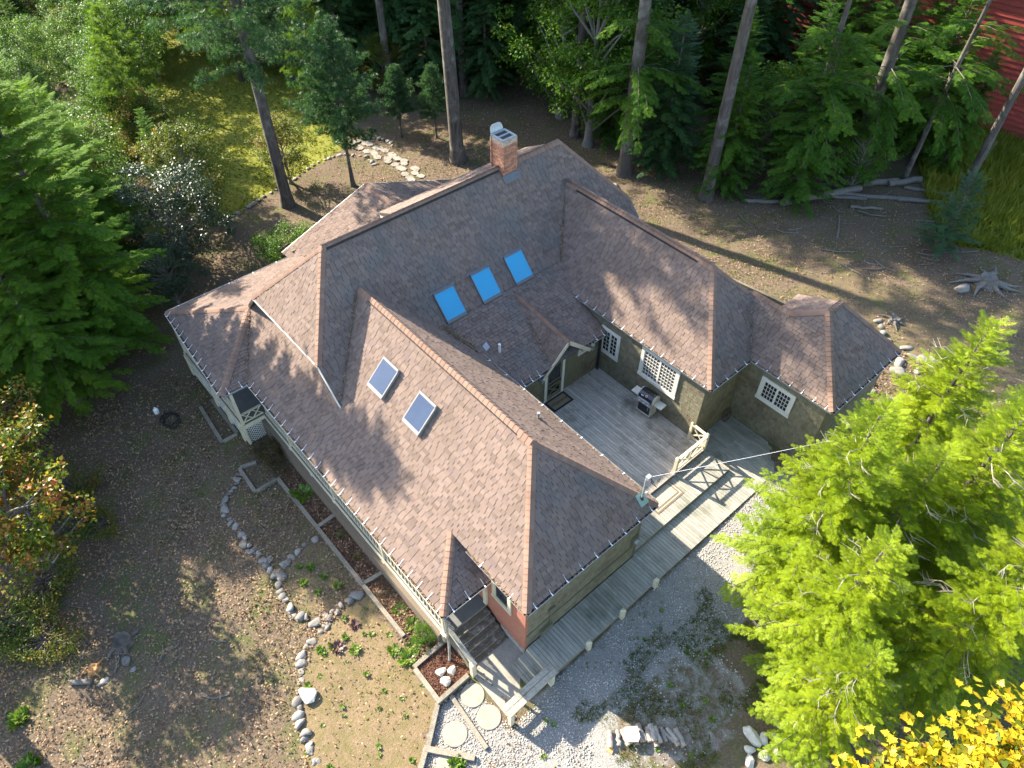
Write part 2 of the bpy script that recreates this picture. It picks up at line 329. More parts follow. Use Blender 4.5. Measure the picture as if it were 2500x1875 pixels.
moss = ramp(nt, n4, [(0.3, (0.045, 0.065, 0.016)), (0.7, (0.115, 0.125, 0.038))])
base = mixc(nt, dirt, moss, mrange(nt, n1, 0.48, 0.66, 0.0, 0.75))
lawnc = mixc(nt, ramp(nt, n2, [(0.3, (0.085, 0.105, 0.015)), (0.7, (0.20, 0.20, 0.03))]), (0.26, 0.20, 0.09), mrange(nt, n3, 0.52, 0.75, 0, 0.8))
peb = ramp(nt, n4, [(0.3, (0.10, 0.095, 0.088)), (0.55, (0.24, 0.23, 0.21)), (0.75, (0.40, 0.38, 0.35))])
sandc = mixc(nt, ramp(nt, n2, [(0.3, (0.125, 0.09, 0.052)), (0.7, (0.225, 0.165, 0.095))]), (0.105, 0.098, 0.032), mrange(nt, n3, 0.45, 0.65, 0, 0.7))
def edged(ch):
    ad = _n(nt, 'ShaderNodeMath', operation='ADD'); nt.links.new(sp.outputs[ch], ad.inputs[0])
    nt.links.new(mrange(nt, n3, 0.3, 0.7, -0.35, 0.35), ad.inputs[1]); return mrange(nt, ad.outputs[0], 0.3, 0.7)
c = mixc(nt, base, lawnc, edged(0)); c = mixc(nt, c, peb, edged(1)); c = mixc(nt, c, sandc, edged(2))
finish(nt, out, c, 0.97, 0.1, 0, n2, 0.7, 0.05)
me.materials.append(MATS['ground_cover'])
struct(link('ground', me))

# ------------------------------------------------------------------ scattered ground cover (uncountable)
def quads_mesh(name, P, A, B, mat):
    """flat leaves: centre P, half axes A and B"""
    n = len(P); V = np.stack([P - A, P + B*0.9 - A*0.1, P + A, P - B*0.9 - A*0.1], 1)
    V[:, [1, 3], 2] += 0.012
    return new_mesh(name, V.reshape(-1, 3), np.arange(4*n).reshape(n, 4), mat)
def scatter(n, box):
    return rng.uniform(box[0], box[1], n), rng.uniform(box[2], box[3], n)
P_HOUSE = [(-6.9, -3.6), (-0.9, -3.8), (-0.8, -2.75), (12.3, -2.75), (13.4, -2.6), (13.4, -1.1), (14.2, -1.0), (15.4, -0.9), (15.4, 12.9), (15.9, 12.9), (15.9, 17.4), (12.5, 17.4), (12.1, 15.5), (4, 15.6), (-2, 15.5), (-7.4, 12.5), (-7.4, 2.6)]
xs = []; ys = []
for n, bx in ((66000, (-8, 20, -18, -2.5)), (70000, (-20, 26, 12, 34)), (20000, (-22, -2, -12, 22)), (9000, (14, 24, 8, 22))):
    x, y = scatter(n, bx); xs.append(x); ys.append(y)
x = np.concatenate(xs); y = np.concatenate(ys)
clump = 0.5 + 0.5*np.sin(x*0.9 + np.sin(y*1.3)*1.5)*np.sin(y*0.8 + np.sin(x*0.7)*1.7)
l_, g_, s_ = cover(x, y)
dens = (0.35 + 0.65*clump)*(1 - 0.85*np.clip(l_, 0, 1))*(1 - 0.88*np.clip(g_, 0, 1))*(1 - 0.8*np.clip(s_, 0, 1))
k = (rng.random(len(x)) < dens) & ((x-14.6)**2 + (y+3.8)**2 > 1.6) & ~inpoly(x, y, P_HOUSE) & ~inpoly(x, y, P_PLANTER)
x, y = x[k], y[k]; n = len(x)
an = rng.uniform(0, 6.283, n); ln = rng.uniform(0.028, 0.062, n); wd = ln*rng.uniform(0.4, 0.75, n)
tz = rng.normal(0, 0.35, (n, 2))
P = np.stack([x, y, gzf(x, y) + rng.uniform(0.012, 0.05, n) + 0.03], -1)
A = np.stack([np.cos(an)*ln, np.sin(an)*ln, tz[:, 0]*ln], -1); B = np.stack([-np.sin(an)*wd, np.cos(an)*wd, tz[:, 1]*wd], -1)
o = stuff(link('leaf_litter', quads_mesh('leaf_litter', P, A, B, 'dead_leaves'))); o['label'] = 'fallen brown leaves strewn over the bare yard'; o['category'] = 'fallen leaves'
# pebbles
def pebbles(x, y, s, z0=0.0):
    n = len(x); T = np.array([(1, 0, 0), (0, 1, 0), (-1, 0, 0), (0, -1, 0), (0, 0, 0.75), (0, 0, -0.5)], float)
    an = rng.uniform(0, 6.283, n); c_, s_ = np.cos(an), np.sin(an)
    S = s[:, None]*rng.uniform(0.6, 1.15, (n, 3)); V = T[None]*S[:, None, :]
    V = np.stack([V[..., 0]*c_[:, None] - V[..., 1]*s_[:, None], V[..., 0]*s_[:, None] + V[..., 1]*c_[:, None], V[..., 2]], -1)
    V += np.stack([x, y, gzf(x, y) + z0 + rng.uniform(0, 0.015, n)], -1)[:, None]
    f = np.array([(0,1,4),(1,2,4),(2,3,4),(3,0,4),(1,0,5),(2,1,5),(3,2,5),(0,3,5)])
    return V.reshape(-1, 3), (f[None] + 6*np.arange(n)[:, None, None]).reshape(-1, 3)
x, y = scatter(62000, (13.4, 21, -8, 18.4)); l_, g_, s_ = cover(x, y)
thin = 0.5 + 0.5*np.sin(x*1.9 + 1.2*np.sin(y*1.1))*np.sin(y*1.6 + np.sin(x*1.3))
near = np.clip(1.25 - (x - 15.4)*0.22, 0.3, 1)
k = (rng.random(len(x)) < g_*np.where(y > -2.2, near*(0.45 + 0.55*thin), 1.0)) & ~inpoly(x, y, [(13.3, -2.8), (13.3, -0.9), (15.4, -0.9), (15.4, -2.8)])
RND = ((14.04, -3.22), (14.94, -3.26), (14.61, -4.40), (15.21, -5.19))
for rx_, ry_ in RND: k &= (x-rx_)**2 + (y-ry_)**2 > 0.17
x, y = x[k], y[k]
V, F = pebbles(x, y, rng.uniform(0.020, 0.042, len(x)))
o = stuff(link('gravel', new_mesh('gravel', V, F, 'pebbles'))); o['label'] = 'pale rounded gravel along the boardwalk and round the stepping stones'; o['category'] = 'gravel'
# grass
def blades(x, y, h, mat, name, nb=5, wd=0.012):
    n = len(x); an = rng.uniform(0, 6.283, (n, nb)); sp_ = rng.uniform(0.2, 0.9, (n, nb)); H = h[:, None]*rng.uniform(0.6, 1.2, (n, nb))
    bx = x[:, None] + rng.normal(0, 0.03, (n, nb)); by = y[:, None] + rng.normal(0, 0.03, (n, nb)); bz = gzf(bx, by)
    W = wd*rng.uniform(0.7, 1.4, (n, nb))
    v0 = np.stack([bx - np.sin(an)*W, by + np.cos(an)*W, bz], -1); v1 = np.stack([bx + np.sin(an)*W, by - np.cos(an)*W, bz], -1)
    v2 = np.stack([bx + np.cos(an)*H*sp_, by + np.sin(an)*H*sp_, bz + H], -1)
    V = np.stack([v0, v1, v2], 2).reshape(-1, 3)
    return new_mesh(name, V, np.arange(len(V)).reshape(-1, 3), mat)
x, y = scatter(30000, (-60, -17.5, -10, 24)); k = inpoly(x, y, P_LAWN) & (rng.random(len(x)) < np.clip(1.5*np.exp((x + 17)/22), 0.1, 1))
o = stuff(link('lawn', blades(x[k], y[k], rng.uniform(0.06, 0.13, k.sum()), 'lawn_blades', 'lawn', 5, 0.03))); o['label'] = 'mown yellow green lawn in a clearing behind the cottage'; o['category'] = 'grass'
x, y = scatter(42000, (-9, 24, -16, 32)); l_, g_, s_ = cover(x, y)
pat = np.sin(x*0.75 + 2.1 + 0.8*np.sin(y*0.9))*np.sin(y*0.65 + 0.4 + 0.9*np.sin(x*0.6))
k = (pat > 0.28) & ~inpoly(x, y, P_HOUSE) & ~inpoly(x, y, P_PLANTER) & ~inpoly(x, y, P_MULCH) & (rng.random(len(x)) < np.where(g_ > 0, 0.35, np.where(s_ > 0, 0.12, 0.75)))
xg, yg = x[k], y[k]
x2, y2 = scatter(5200, (16.6, 20.6, -1.2, 5.5)); k2 = (np.sin(x2*2.2)*np.sin(y2*1.7 + 1) > -0.1); xg = np.concatenate([xg, x2[k2]]); yg = np.concatenate([yg, y2[k2]])
o = stuff(link('grass', blades(xg, yg, rng.uniform(0.04, 0.10, len(xg)), 'grass_blades', 'grass', 5, 0.012))); o['label'] = 'thin tufts of grass scattered through the shaded yard'; o['category'] = 'grass'
x, y = scatter(9000, (6, 24, 31, 46)); k = inpoly(x, y, P_MEADOW)
o = stuff(link('tall_grass', blades(x[k], y[k], rng.uniform(0.35, 0.8, k.sum()), 'lawn_blades', 'tall_grass', 5, 0.03))); o['label'] = 'tall yellow green grass in front of the red barn'; o['category'] = 'grass'

# chipped mulch under the porch edge and in the planter
x, y = scatter(9000, (1.0, 12.0, -3.8, -2.75)); k = inpoly(x, y, P_MULCH); x, y = x[k], y[k]; zb = gzf(x, y) + 0.03
x3, y3 = scatter(2600, (12.08, 13.42, -4.1, -2.8)); x = np.concatenate([x, x3]); y = np.concatenate([y, y3]); zb = np.concatenate([zb, np.full(len(x3), -0.335)])
n = len(x); an = rng.uniform(0, 6.283, n); ln = rng.uniform(0.02, 0.05, n); wd = ln*rng.uniform(0.25, 0.5, n); tz = rng.normal(0, 0.5, (n, 2))
P = np.stack([x, y, zb + rng.uniform(0.0, 0.03, n)], -1); A = np.stack([np.cos(an)*ln, np.sin(an)*ln, tz[:, 0]*ln], -1); B = np.stack([-np.sin(an)*wd, np.cos(an)*wd, tz[:, 1]*wd], -1)
o = stuff(link('mulch', quads_mesh('mulch', P, A, B, 'mulch_chips'))); o['label'] = 'red brown wood mulch in the beds beside the porch'; o['category'] = 'mulch'
# ------------------------------------------------------------------ cottage
house = thing('cottage', 'olive shingled cottage with sprawling brown hipped roofs, brick chimney and wraparound porch', 'house', (6.0, 5.0, 0.0))
def part(name, data, parent=None, mw=None): return link(name, data, parent or house, mw)
SHW = [0.20, 0.235, 0.27, 0.305, 0.34]; COURSE = 0.142
SHMESH = {}
def shingle_verts(w, t0, gap=0.016):
    # local frame: x along the course, y up the slope, z off the roof
    b = t0; V = [(gap/2, -0.012, 0.0), (w-gap/2, -0.012, 0.0), (w-gap/2, -0.012, b), (gap/2, -0.012, b), (gap/2, COURSE+0.02, 0.0), (w-gap/2, COURSE+0.02, 0.0), (w-gap/2, COURSE+0.02, 0.006), (gap/2, COURSE+0.02, 0.006)]
    return V, [(0,1,2,3), (3,2,6,7), (0,3,7,4), (1,5,6,2)]
def plane_frame(poly, down):
    """origin, course direction e, up slope u, normal n; down = horizontal direction the face looks"""
    n = Vector((0, 0, 0)); P = [Vector(p) for p in poly]
    for i in range(len(P)): n += (P[i]-P[0]).cross(P[(i+1) % len(P)]-P[0])
    n.normalize()
    if n.z < 0: n = -n
    e = Vector((0, 0, 1)).cross(n).normalized(); u = n.cross(e).normalized()
    low = min(P, key=lambda p: p.z)
    return low, e, u, n
def scan(poly2, t):
    xs = []
    for i in range(len(poly2)):
        s0, t0 = poly2[i]; s1, t1 = poly2[(i+1) % len(poly2)]
        if (t0 <= t) != (t1 <= t): xs.append(s0 + (s1-s0)*(t-t0)/(t1-t0))
    xs.sort(); return list(zip(xs[::2], xs[1::2]))
SINGLE = []          # (distance, roof object, matrix, width index)
def roof_face(name, poly, mat='asphalt_shingle', course=COURSE, over=0.0):
    P = [Vector(p) for p in poly]; org, e, u, n = plane_frame(P, None)
    sh = MB().prism([p - n*0.12 for p in P], n*0.12).mesh(name, 'roof_felt')
    ro = part('roof', sh)
    p2 = [((p-org).dot(e), (p-org).dot(u)) for p in P]
    tmin = min(t for s, t in p2); tmax = max(t for s, t in p2)
    mb = MB(); k = 0; t = tmin
    while t < tmax - 0.02:
        lo = scan(p2, t + 0.004); hi = scan(p2, min(t + course, tmax - 0.003))
        if len(lo) != len(hi): hi = lo if len(lo) <= len(hi) else hi; lo = lo if len(lo) == len(hi) else scan(p2, t + course*0.5)
        if len(lo) != len(hi): lo = hi
        for (a0, b0), (a1, b1) in zip(lo, hi):
            s = min(a0, a1) - random.random()*0.25
            while s < max(b0, b1):
                wi = random.randrange(len(SHW)); wd = SHW[wi]; th = random.choice((0.02, 0.028, 0.036))
                lo0, lo1 = max(s, a0), min(s+wd, b0); hi0, hi1 = max(s, a1), min(s+wd, b1)
                full = lo0 == s and lo1 == s+wd and hi0 == s and hi1 == s+wd and course == COURSE
                if full:
                    M = Matrix((( e.x, u.x, n.x, 0), (e.y, u.y, n.y, 0), (e.z, u.z, n.z, 0), (0, 0, 0, 1)))
                    pos = org + e*s + u*t
                    M = Matrix.Translation(pos) @ M
                    SINGLE.append(((pos - CAM).length, ro, M, wi, th, mb, mat)); s += wd; continue
                if lo1 - lo0 > 0.015 or hi1 - hi0 > 0.015:
                    lo1 = max(lo1, lo0 + 0.001); hi1 = max(hi1, hi0 + 0.001)
                    if lo0 > b0: lo0 = lo1 = b0
                    if hi0 > b1: hi0 = hi1 = b1
                    g = 0.008
                    Q = [(lo0+g, t-0.012, 0), (lo1-g, t-0.012, 0), (lo1-g, t-0.012, th), (lo0+g, t-0.012, th), (hi0+g, t+course+0.02, 0), (hi1-g, t+course+0.02, 0), (hi1-g, t+course+0.02, 0.006), (hi0+g, t+course+0.02, 0.006)]
                    mb.add([org + e*q[0] + u*q[1] + n*q[2] for q in Q], [(0,1,2,3), (3,2,6,7), (0,3,7,4), (1,5,6,2)])
                s += wd
        t += course; k += 1
    FACES.append((ro, mb, mat))
    return ro
FACES = []
zM = lambda x: 7.93 - 1.09*x                      # upper main slope
zL = lambda x: 4.365 - 0.409*(x - 3.27)           # lower main slope
# front wing
FW0, FW1 = (1.257, 1.707, 6.56), (11.32, 1.707, 6.56)
C1, C2 = (14.43, -1.248, 3.685), (14.43, 4.662, 3.685)
sW = 2.875/2.955
zF = lambda y: 6.56 - sW*abs(1.707 - y)
roof_face('front_wing_left', [FW0, FW1, C1, (-3.6, -1.248, 3.685), (-3.6, -0.6, zF(-0.6)), (3.317, -0.6, zF(-0.6))])
roof_face('front_wing_right', [FW0, FW1, C2, (4.93, 4.662, 3.685), (3.27, 3.963, 4.365)])
roof_face('front_wing_end', [FW1, C1, C2], 'mossy_shaded_shingle')
# porch
PA = (10.75, -1.248, 3.685); PC = (12.46, -2.97, 2.7)
AP = (-3.65, -1.15, 3.80); PV = (-0.80, -2.97, 2.7); PK = (-0.82, -4.12, 2.7); PL = (-7.2, -3.75, 2.7)
roof_face('porch_long', [(-3.62, -1.248, 3.685), PA, PC, PV])
roof_face('porch_end', [PA, PC, (12.46, -0.98, 2.7), (10.75, -0.98, 3.685)], 'mossy_shaded_shingle')
roof_face('porch_bay', [AP, PL, PK])
roof_face('porch_bay_end', [AP, PK, PV])
roof_face('rear_porch', [AP, PL, (-7.2, 2.9, 2.7), (-3.65, 2.9, 3.80)])
# main
R0, R1 = (0, 1.2, 7.93), (0, 13.45, 7.93)
F0, B0 = (2.6, -1.15, 5.096), (-2.6, -1.15, 5.096)
F1, B1 = (2.6, 15.95, 5.096), (-2.6, 15.95, 5.096)
roof_face('main_front', [R0, R1, F1, (3.27, 15.95, zM(3.27)), (3.27, 3.963, zM(3.27)), FW0, (3.8, -1.15, zM(3.8)), F0], 'mossy_shaded_shingle')
roof_face('main_lower', [(3.27, 3.963, 4.365), (3.27, 15.0, 4.365), (4.9, 15.0, zL(4.9)), (4.9, 10.2, zL(4.9)), (6.85, 10.2, zL(6.85)), (6.85, 4.70, zL(6.85)), (4.93, 4.70, zL(4.93))], 'mossy_shaded_shingle')
roof_face('main_left_hip', [R0, F0, B0])
roof_face('main_right_hip', [R1, F1, B1])
roof_face('main_rear', [R0, R1, B1, (-3.7, 15.95, 7.93-1.09*3.7), (-3.7, -1.15, 7.93-1.09*3.7), B0])
roof_face('rear_gable_left', [(-7.8, 2.40, 2.7), (-7.8, 7.53, 4.47), (-3.2, 7.53, 4.47), (-3.2, 2.40, 2.7)])
roof_face('rear_gable_right', [(-7.8, 12.87, 2.6), (-7.8, 7.53, 4.47), (-3.2, 7.53, 4.47), (-3.2, 12.87, 2.6)], 'mossy_shaded_shingle')
roof_face('rear_dormer', [(-0.05, 4.3, 7.99), (-0.05, 12.6, 7.99), (-1.7, 13.0, 7.02), (-1.7, 4.75, 7.02)])
part('dormer_cheek', MB().prism([(-0.5, 4.50, 7.70), (-1.7, 4.78, 6.94), (-1.7, 4.78, 6.78), (-0.5, 4.50, 7.52)], (0, 0.06, 0)).mesh('dormer_cheek', 'white_trim'))
part('dormer_wall', MB().box((-1.68, 4.85, 5.6), (-1.6, 12.9, 6.95)).mesh('dormer_wall', 'olive_board'))
# right wing
W0, W1 = (1.155, 12.913, 6.67), (9.555, 12.913, 6.67)
D1, D2 = (12.348, 10.139, 3.766), (12.348, 15.687, 3.766)
roof_face('right_wing_front', [W0, W1, D1, (4.73, 10.139, 3.766), (3.27, 10.711, 4.365)])
roof_face('right_wing_back', [W0, W1, D2, (4.73, 15.687, 3.766)])
roof_face('right_wing_end', [W1, D1, D2], 'mossy_shaded_shingle')
E0, E1 = (10.55, 14.354, 5.388), (12.555, 14.354, 5.388)
XA, XB = (13.7, 14.911, 5.921), (13.7, 15.78, 5.921)
X1, X2 = (16.054, 12.684, 3.778), (16.054, 17.65, 3.778)
roof_face('east_room_front', [E0, E1, XA, X1, (12.0, 12.684, 3.778)])
roof_face('east_room_back', [E0, E1, (11.97, 14.64, 5.11), (11.97, 16.0, 3.80), (10.3, 16.0, 3.80)], 'mossy_shaded_shingle')
roof_face('east_room_crown', [XA, XB, (11.97, 15.9, 5.11), (11.97, 14.64, 5.11), E1])
roof_face('east_room_end', [XA, XB, X2, X1], 'mossy_shaded_shingle')
roof_face('east_room_far', [XB, X2, (11.97, 17.65, 3.778), (11.97, 15.9, 5.11)])
# entry gable over the door
GS_, GA, GL, GR = (3.4, 7.80, 4.33), (6.83, 7.856, 3.782), (6.83, 6.45, 2.48), (6.83, 9.24, 2.50)
def onplane(p, q, r, x, y):
    n = (Vector(q)-Vector(p)).cross(Vector(r)-Vector(p)); return (x, y, p[2] - (n.x*(x-p[0]) + n.y*(y-p[1]))/n.z)
roof_face('entry_gable_left', [GS_, GA, GL, onplane(GS_, GA, GL, 6.40, 6.47), onplane(GS_, GA, GL, 4.6, 7.15)])
roof_face('entry_gable_right', [GS_, GA, GR, onplane(GS_, GA, GR, 6.40, 9.24), onplane(GS_, GA, GR, 4.6, 8.5)], 'mossy_shaded_shingle')
# place shingles: the 300 nearest as pieces of their own, the rest joined per face
SINGLE.sort(key=lambda q: q[0])
for i, (d, ro, M, wi, th, mb, mat) in enumerate(SINGLE):
    if i < 300:
        key = (wi, th, mat)
        if key not in SHMESH:
            V, F = shingle_verts(SHW[wi], th); SHMESH[key] = new_mesh('shingle', V, F, mat)
        o = bpy.data.objects.new('shingle', SHMESH[key]); COL.objects.link(o); o.parent = ro; o.matrix_local = M
    else:
        V, F = shingle_verts(SHW[wi], th); mb.add([M @ Vector(v) for v in V], F)
for ro, mb, mat in FACES:
    stuff(link('shingles', mb.mesh('shingles', mat), ro))
# dry leaves caught in the valleys
def valley(p, q, n, sp, par):
    mb = MB(); p = Vector(p); q = Vector(q)
    for k in range(n):
        c = p.lerp(q, random.random()**0.8) + Vector((random.gauss(0, sp), random.gauss(0, sp), 0)); c.z += 0.05 + abs(random.gauss(0, 0.025)); a = random.uniform(0, 6.28); r = random.uniform(0.018, 0.045)
        A = Vector((math.cos(a), math.sin(a), random.gauss(0, 0.4)))*r; B = Vector((-math.sin(a), math.cos(a), random.gauss(0, 0.4)))*r*0.6
        mb.add([c-A, c+B, c+A, c-B], [(0, 1, 2, 3)])
    stuff(link('leaves', mb.mesh('valley_leaves', 'dead_leaves'), par))
RF = {i: f[0] for i, f in enumerate(FACES)}
valley((3.27, 10.711, 4.40), (1.6, 12.45, 6.2), 260, 0.03, FACES[8][0]); valley((3.75, -1.10, 3.86), (1.4, 1.55, 6.42), 240, 0.03, FACES[0][0]); valley((-0.9, -2.9, 2.78), (-3.4, -1.3, 3.75), 160, 0.05, FACES[3][0])
valley((12.35, 12.68, 3.82), (10.8, 14.15, 5.3), 90, 0.02, FACES[0][0]); valley((4.9, 4.72, 3.74), (3.3, 4.0, 4.42), 420, 0.12, FACES[9][0]); valley((6.6, 6.9, 3.02), (4.7, 7.45, 3.85), 110, 0.03, FACES[9][0])
# ridge and hip caps
CAPS = 0
def caps(p, q, d1, d2, parent=None, wd=0.17, step=0.19, mat='ridge_shingle', lift=0.03):
    """overlapping bent caps from p up to q; d1, d2 point down the two faces"""
    p = Vector(p); q = Vector(q); L = (q-p).length; e = (q-p)/L
    def side(d):
        d = Vector(d); d -= e*d.dot(e); return d.normalized()
    a, b = side(d1), side(d2); up = -(a+b).normalized() if (a+b).length > 0.02 else Vector((0, 0, 1))
    if up.z < 0: up = -up
    V = []
    for x, h in ((-0.02, 0.032), (step+0.03, 0.012)):
        for s, k in ((a, 1), (a, 0.5), (None, 0), (b, 0.5), (b, 1)):
            base = (s*wd*k if s is not None else Vector((0, 0, 0))); V.append(e*x + base + up*(h - 0.012*(k == 1)))
    V += [v - up*0.03 for v in V[:5]]
    F = [(i, i+1, 6+i, 5+i) for i in range(4)] + [(10+i, 11+i, i+1, i) for i in range(4)]
    me = new_mesh('ridge_cap', V, F, mat, False); n = int(L/step)
    for i in range(n):
        o = bpy.data.objects.new('ridge_cap', me); COL.objects.link(o); o.parent = parent or house
        Mw = Matrix.Translation(p + e*(i*L/n) + up*lift + Vector((0, 0, 0)))
        o.matrix_local = (Matrix.Translation(-THINGS[house.name]) if parent is None else Matrix.Identity(4)) @ Mw
dn = lambda x, y, z: Vector((x, y, z))
L_ = dn(0, -1, -sW); R_ = dn(0, 1, -sW); E_ = dn(1, 0, -0.92)
caps(FW1, (1.5, 1.707, 6.56), L_, R_, wd=0.25, step=0.21, lift=0.05)
caps(C1, FW1, L_, E_); caps(C2, FW1, R_, E_)
caps(PC, PA, dn(0, -1, -0.57), dn(1, 0, -0.57))
caps(PL, AP, dn(0, -1, -0.4), dn(-1, 0, -0.31)); caps(PK, AP, dn(0, -1, -0.4), dn(1, 0, -0.4))
caps(R0, (0, 9.85, 7.93), dn(1, 0, -1.09), dn(-1, 0, -1.09), wd=0.24, step=0.22, lift=0.06); caps((0, 10.75, 7.93), R1, dn(1, 0, -1.09), dn(-1, 0, -1.09), wd=0.24, step=0.22, lift=0.06)
caps(F0, R0, dn(1, 0, -1.09), dn(0, -1, -1.2)); caps(B0, R0, dn(-1, 0, -1.09), dn(0, -1, -1.2)); caps(F1, R1, dn(1, 0, -1.09), dn(0, 1, -1.1))
caps(W1, (1.6, 12.913, 6.67), dn(0, -1, -1.05), dn(0, 1, -1.05), wd=0.25, step=0.22, lift=0.05)
caps(D1, W1, dn(0, -1, -1.05), dn(1, 0, -1.04)); caps((10.7, 14.05, 5.48), W1, dn(1, 0, -1.04), dn(0, 1, -1.05))
caps(E1, (10.8, 14.354, 5.388), dn(0, -1, -0.96), dn(0, 1, -0.96)); caps(E1, XA, dn(0, -1, -0.96), dn(-1, 0, -0.47))
caps(X1, XA, dn(0, -1, -0.96), dn(1, 0, -0.91)); caps(X2, XB, dn(0, 1, -1.1), dn(1, 0, -0.91)); caps(XA, XB, dn(-1, 0, -0.47), dn(1, 0, -0.91))
caps(GA, (3.6, 7.80, 4.30), dn(0, -1, -0.93), dn(0, 1, -0.93), wd=0.15)
caps((-7.7, 7.53, 4.47), (-4.0, 7.53, 4.47), dn(0, -1, -0.35), dn(0, 1, -0.35))
# raised ridge vents (black bars paint the shadow line under the caps)
for p, q in (((2.2, 1.707, 6.56), (10.75, 1.707, 6.56)), ((2.0, 12.913, 6.67), (8.9, 12.913, 6.67))):
    part('ridge_vent', MB().bar(Vector(p) + Vector((0, 0, -0.10)), Vector(q) + Vector((0, 0, -0.10)), 0.34, 0.07).mesh('ridge_vent', 'black_metal'))
part('ridge_vent', MB().bar((0, 1.3, 7.85), (0, 9.8, 7.85), 0.32, 0.09).mesh('ridge_vent', 'black_metal'))

# ---- walls
def wall(a, b, z0, z1, mat, nrm, shingled=True, mb_only=False):
    """shingled wall from a to b (xy), facing nrm"""
    a = Vector((a[0], a[1], 0)); b = Vector((b[0], b[1], 0)); L = (b-a).length; e = (b-a)/L; n = Vector((nrm[0], nrm[1], 0))
    a2, b2 = a + e*0.005, b - e*0.005
    c = MB().prism([a2 + Vector((0, 0, z0)), b2 + Vector((0, 0, z0)), b2 + Vector((0, 0, z1)), a2 + Vector((0, 0, z1))], -n*0.12)
    wo = part('wall', c.mesh('wall', mat if not shingled else 'olive_board'))
    if shingled:
        mb = MB(); z = z0; ch = 0.165
        while z < z1 - 0.03:
            zt = min(z + ch, z1); s = -random.random()*0.1
            while s < L:
                wd = random.choice((0.085, 0.11, 0.14, 0.17)); s0, s1 = max(s, 0) + 0.002, min(s+wd, L) - 0.002
                dz = random.uniform(-0.012, 0.012) if z > z0 else 0; th = random.uniform(0.014, 0.024)
                if s1 - s0 > 0.01:
                    Q = [(s0, z+dz, 0), (s1, z+dz, 0), (s1, z+dz, th), (s0, z+dz, th), (s0, zt, 0), (s1, zt, 0), (s1, zt, 0.005), (s0, zt, 0.005)]
                    mb.add([a + e*q[0] + Vector((0, 0, q[1])) + n*(q[2] + 0.001) for q in Q], [(0,1,2,3), (3,2,6,7), (0,3,7,4), (1,5,6,2)])
                s += wd
            z += ch
        stuff(link('shingles', mb.mesh('wall_shingles', mat), wo))
    return wo
OS = 'olive_shingle'
wall((14.12, -1.0), (14.12, 4.4), 0.0, 3.66, OS, (1, 0))
wall((14.11, 4.4), (6.5, 4.4), 0.3, 3.66, OS, (0, 1), False)
wall((6.5, 4.4), (6.5, 10.27), 0.3, 2.86, OS, (1, 0))
wall((6.5, 10.27), (12.1, 10.27), 0.0, 3.74, OS, (0, -1))
wall((4.55, 10.275), (6.49, 10.275), 2.7, 3.74, OS, (0, -1))
wall((12.1, 10.27), (12.1, 12.85), -0.1, 3.74, OS, (1, 0))
wall((12.1, 12.85), (15.85, 12.85), -0.1, 3.75, OS, (0, -1))
wall((15.85, 12.85), (15.85, 17.45), -0.1, 3.75, OS, (1, 0))
wall((11.4, -1.008), (14.142, -1.008), -0.3, 3.66, 'red_stucco', (0, -1), False)
wall((-3.2, -0.75), (11.4, -0.75), 0.3, 3.95, OS, (0, -1), False)
wall((-6.5, -0.75), (-3.2, -0.75), 0.3, 2.7, OS, (0, -1), False)
wall((-6.5, 2.9), (-6.5, -0.75), -1.0, 2.7, OS, (-1, 0), False)
wall((-7.4, 12.6), (-7.4, 2.7), -1.0, 2.9, OS, (-1, 0), False)
part('gable_wall', MB().prism([(-7.4, 2.7, 2.6), (-7.4, 12.6, 2.6), (-7.4, 7.53, 4.35)], (0.1, 0, 0)).mesh('gable_wall', 'olive_board'))
wall((15.8, 17.4), (3.5, 15.6), -0.3, 3.75, OS, (0, 1), False)
wall((3.5, 15.6), (-7.3, 12.5), -0.3, 2.7, OS, (0, 1), False)
part('hip_wall', MB().prism([(-2.4, -0.74, 3.6), (3.2, -0.74, 3.6), (3.2, -0.74, 4.2), (2.5, -0.74, 4.95), (-2.4, -0.74, 4.95)], (0, 0.08, 0)).mesh('hip_wall', 'white_trim'))
part('entry_wall', MB().prism([(6.52, 6.62, 0.4), (6.52, 9.08, 0.4), (6.52, 9.08, 2.62), (6.52, 7.856, 3.66), (6.52, 6.62, 2.62)], (-0.1, 0, 0)).mesh('entry_wall', 'olive_board'))
part('foundation', MB().prism([(13.3, -1.03, -0.42), (14.16, -1.03, -0.42), (14.16, 4.4, -0.3), (14.16, 4.4, 0.06), (14.16, -1.03, 0.06), (13.3, -1.03, 0.06)][:0] or [(12.9, -1.035, -0.45), (14.15, -1.035, -0.45), (14.15, 4.38, -0.45), (12.9, 4.38, -0.45)], (0, 0, 0.43)).mesh('foundation', 'foundation'))
part('foundation', MB().box((12.2, 12.80, -0.4), (15.82, 12.95, -0.12)).mesh('foundation', 'foundation'))
part('corner_board', MB().box((14.08, 4.36, 0.0), (14.16, 4.44, 3.6)).mesh('corner_board', 'olive_board'))

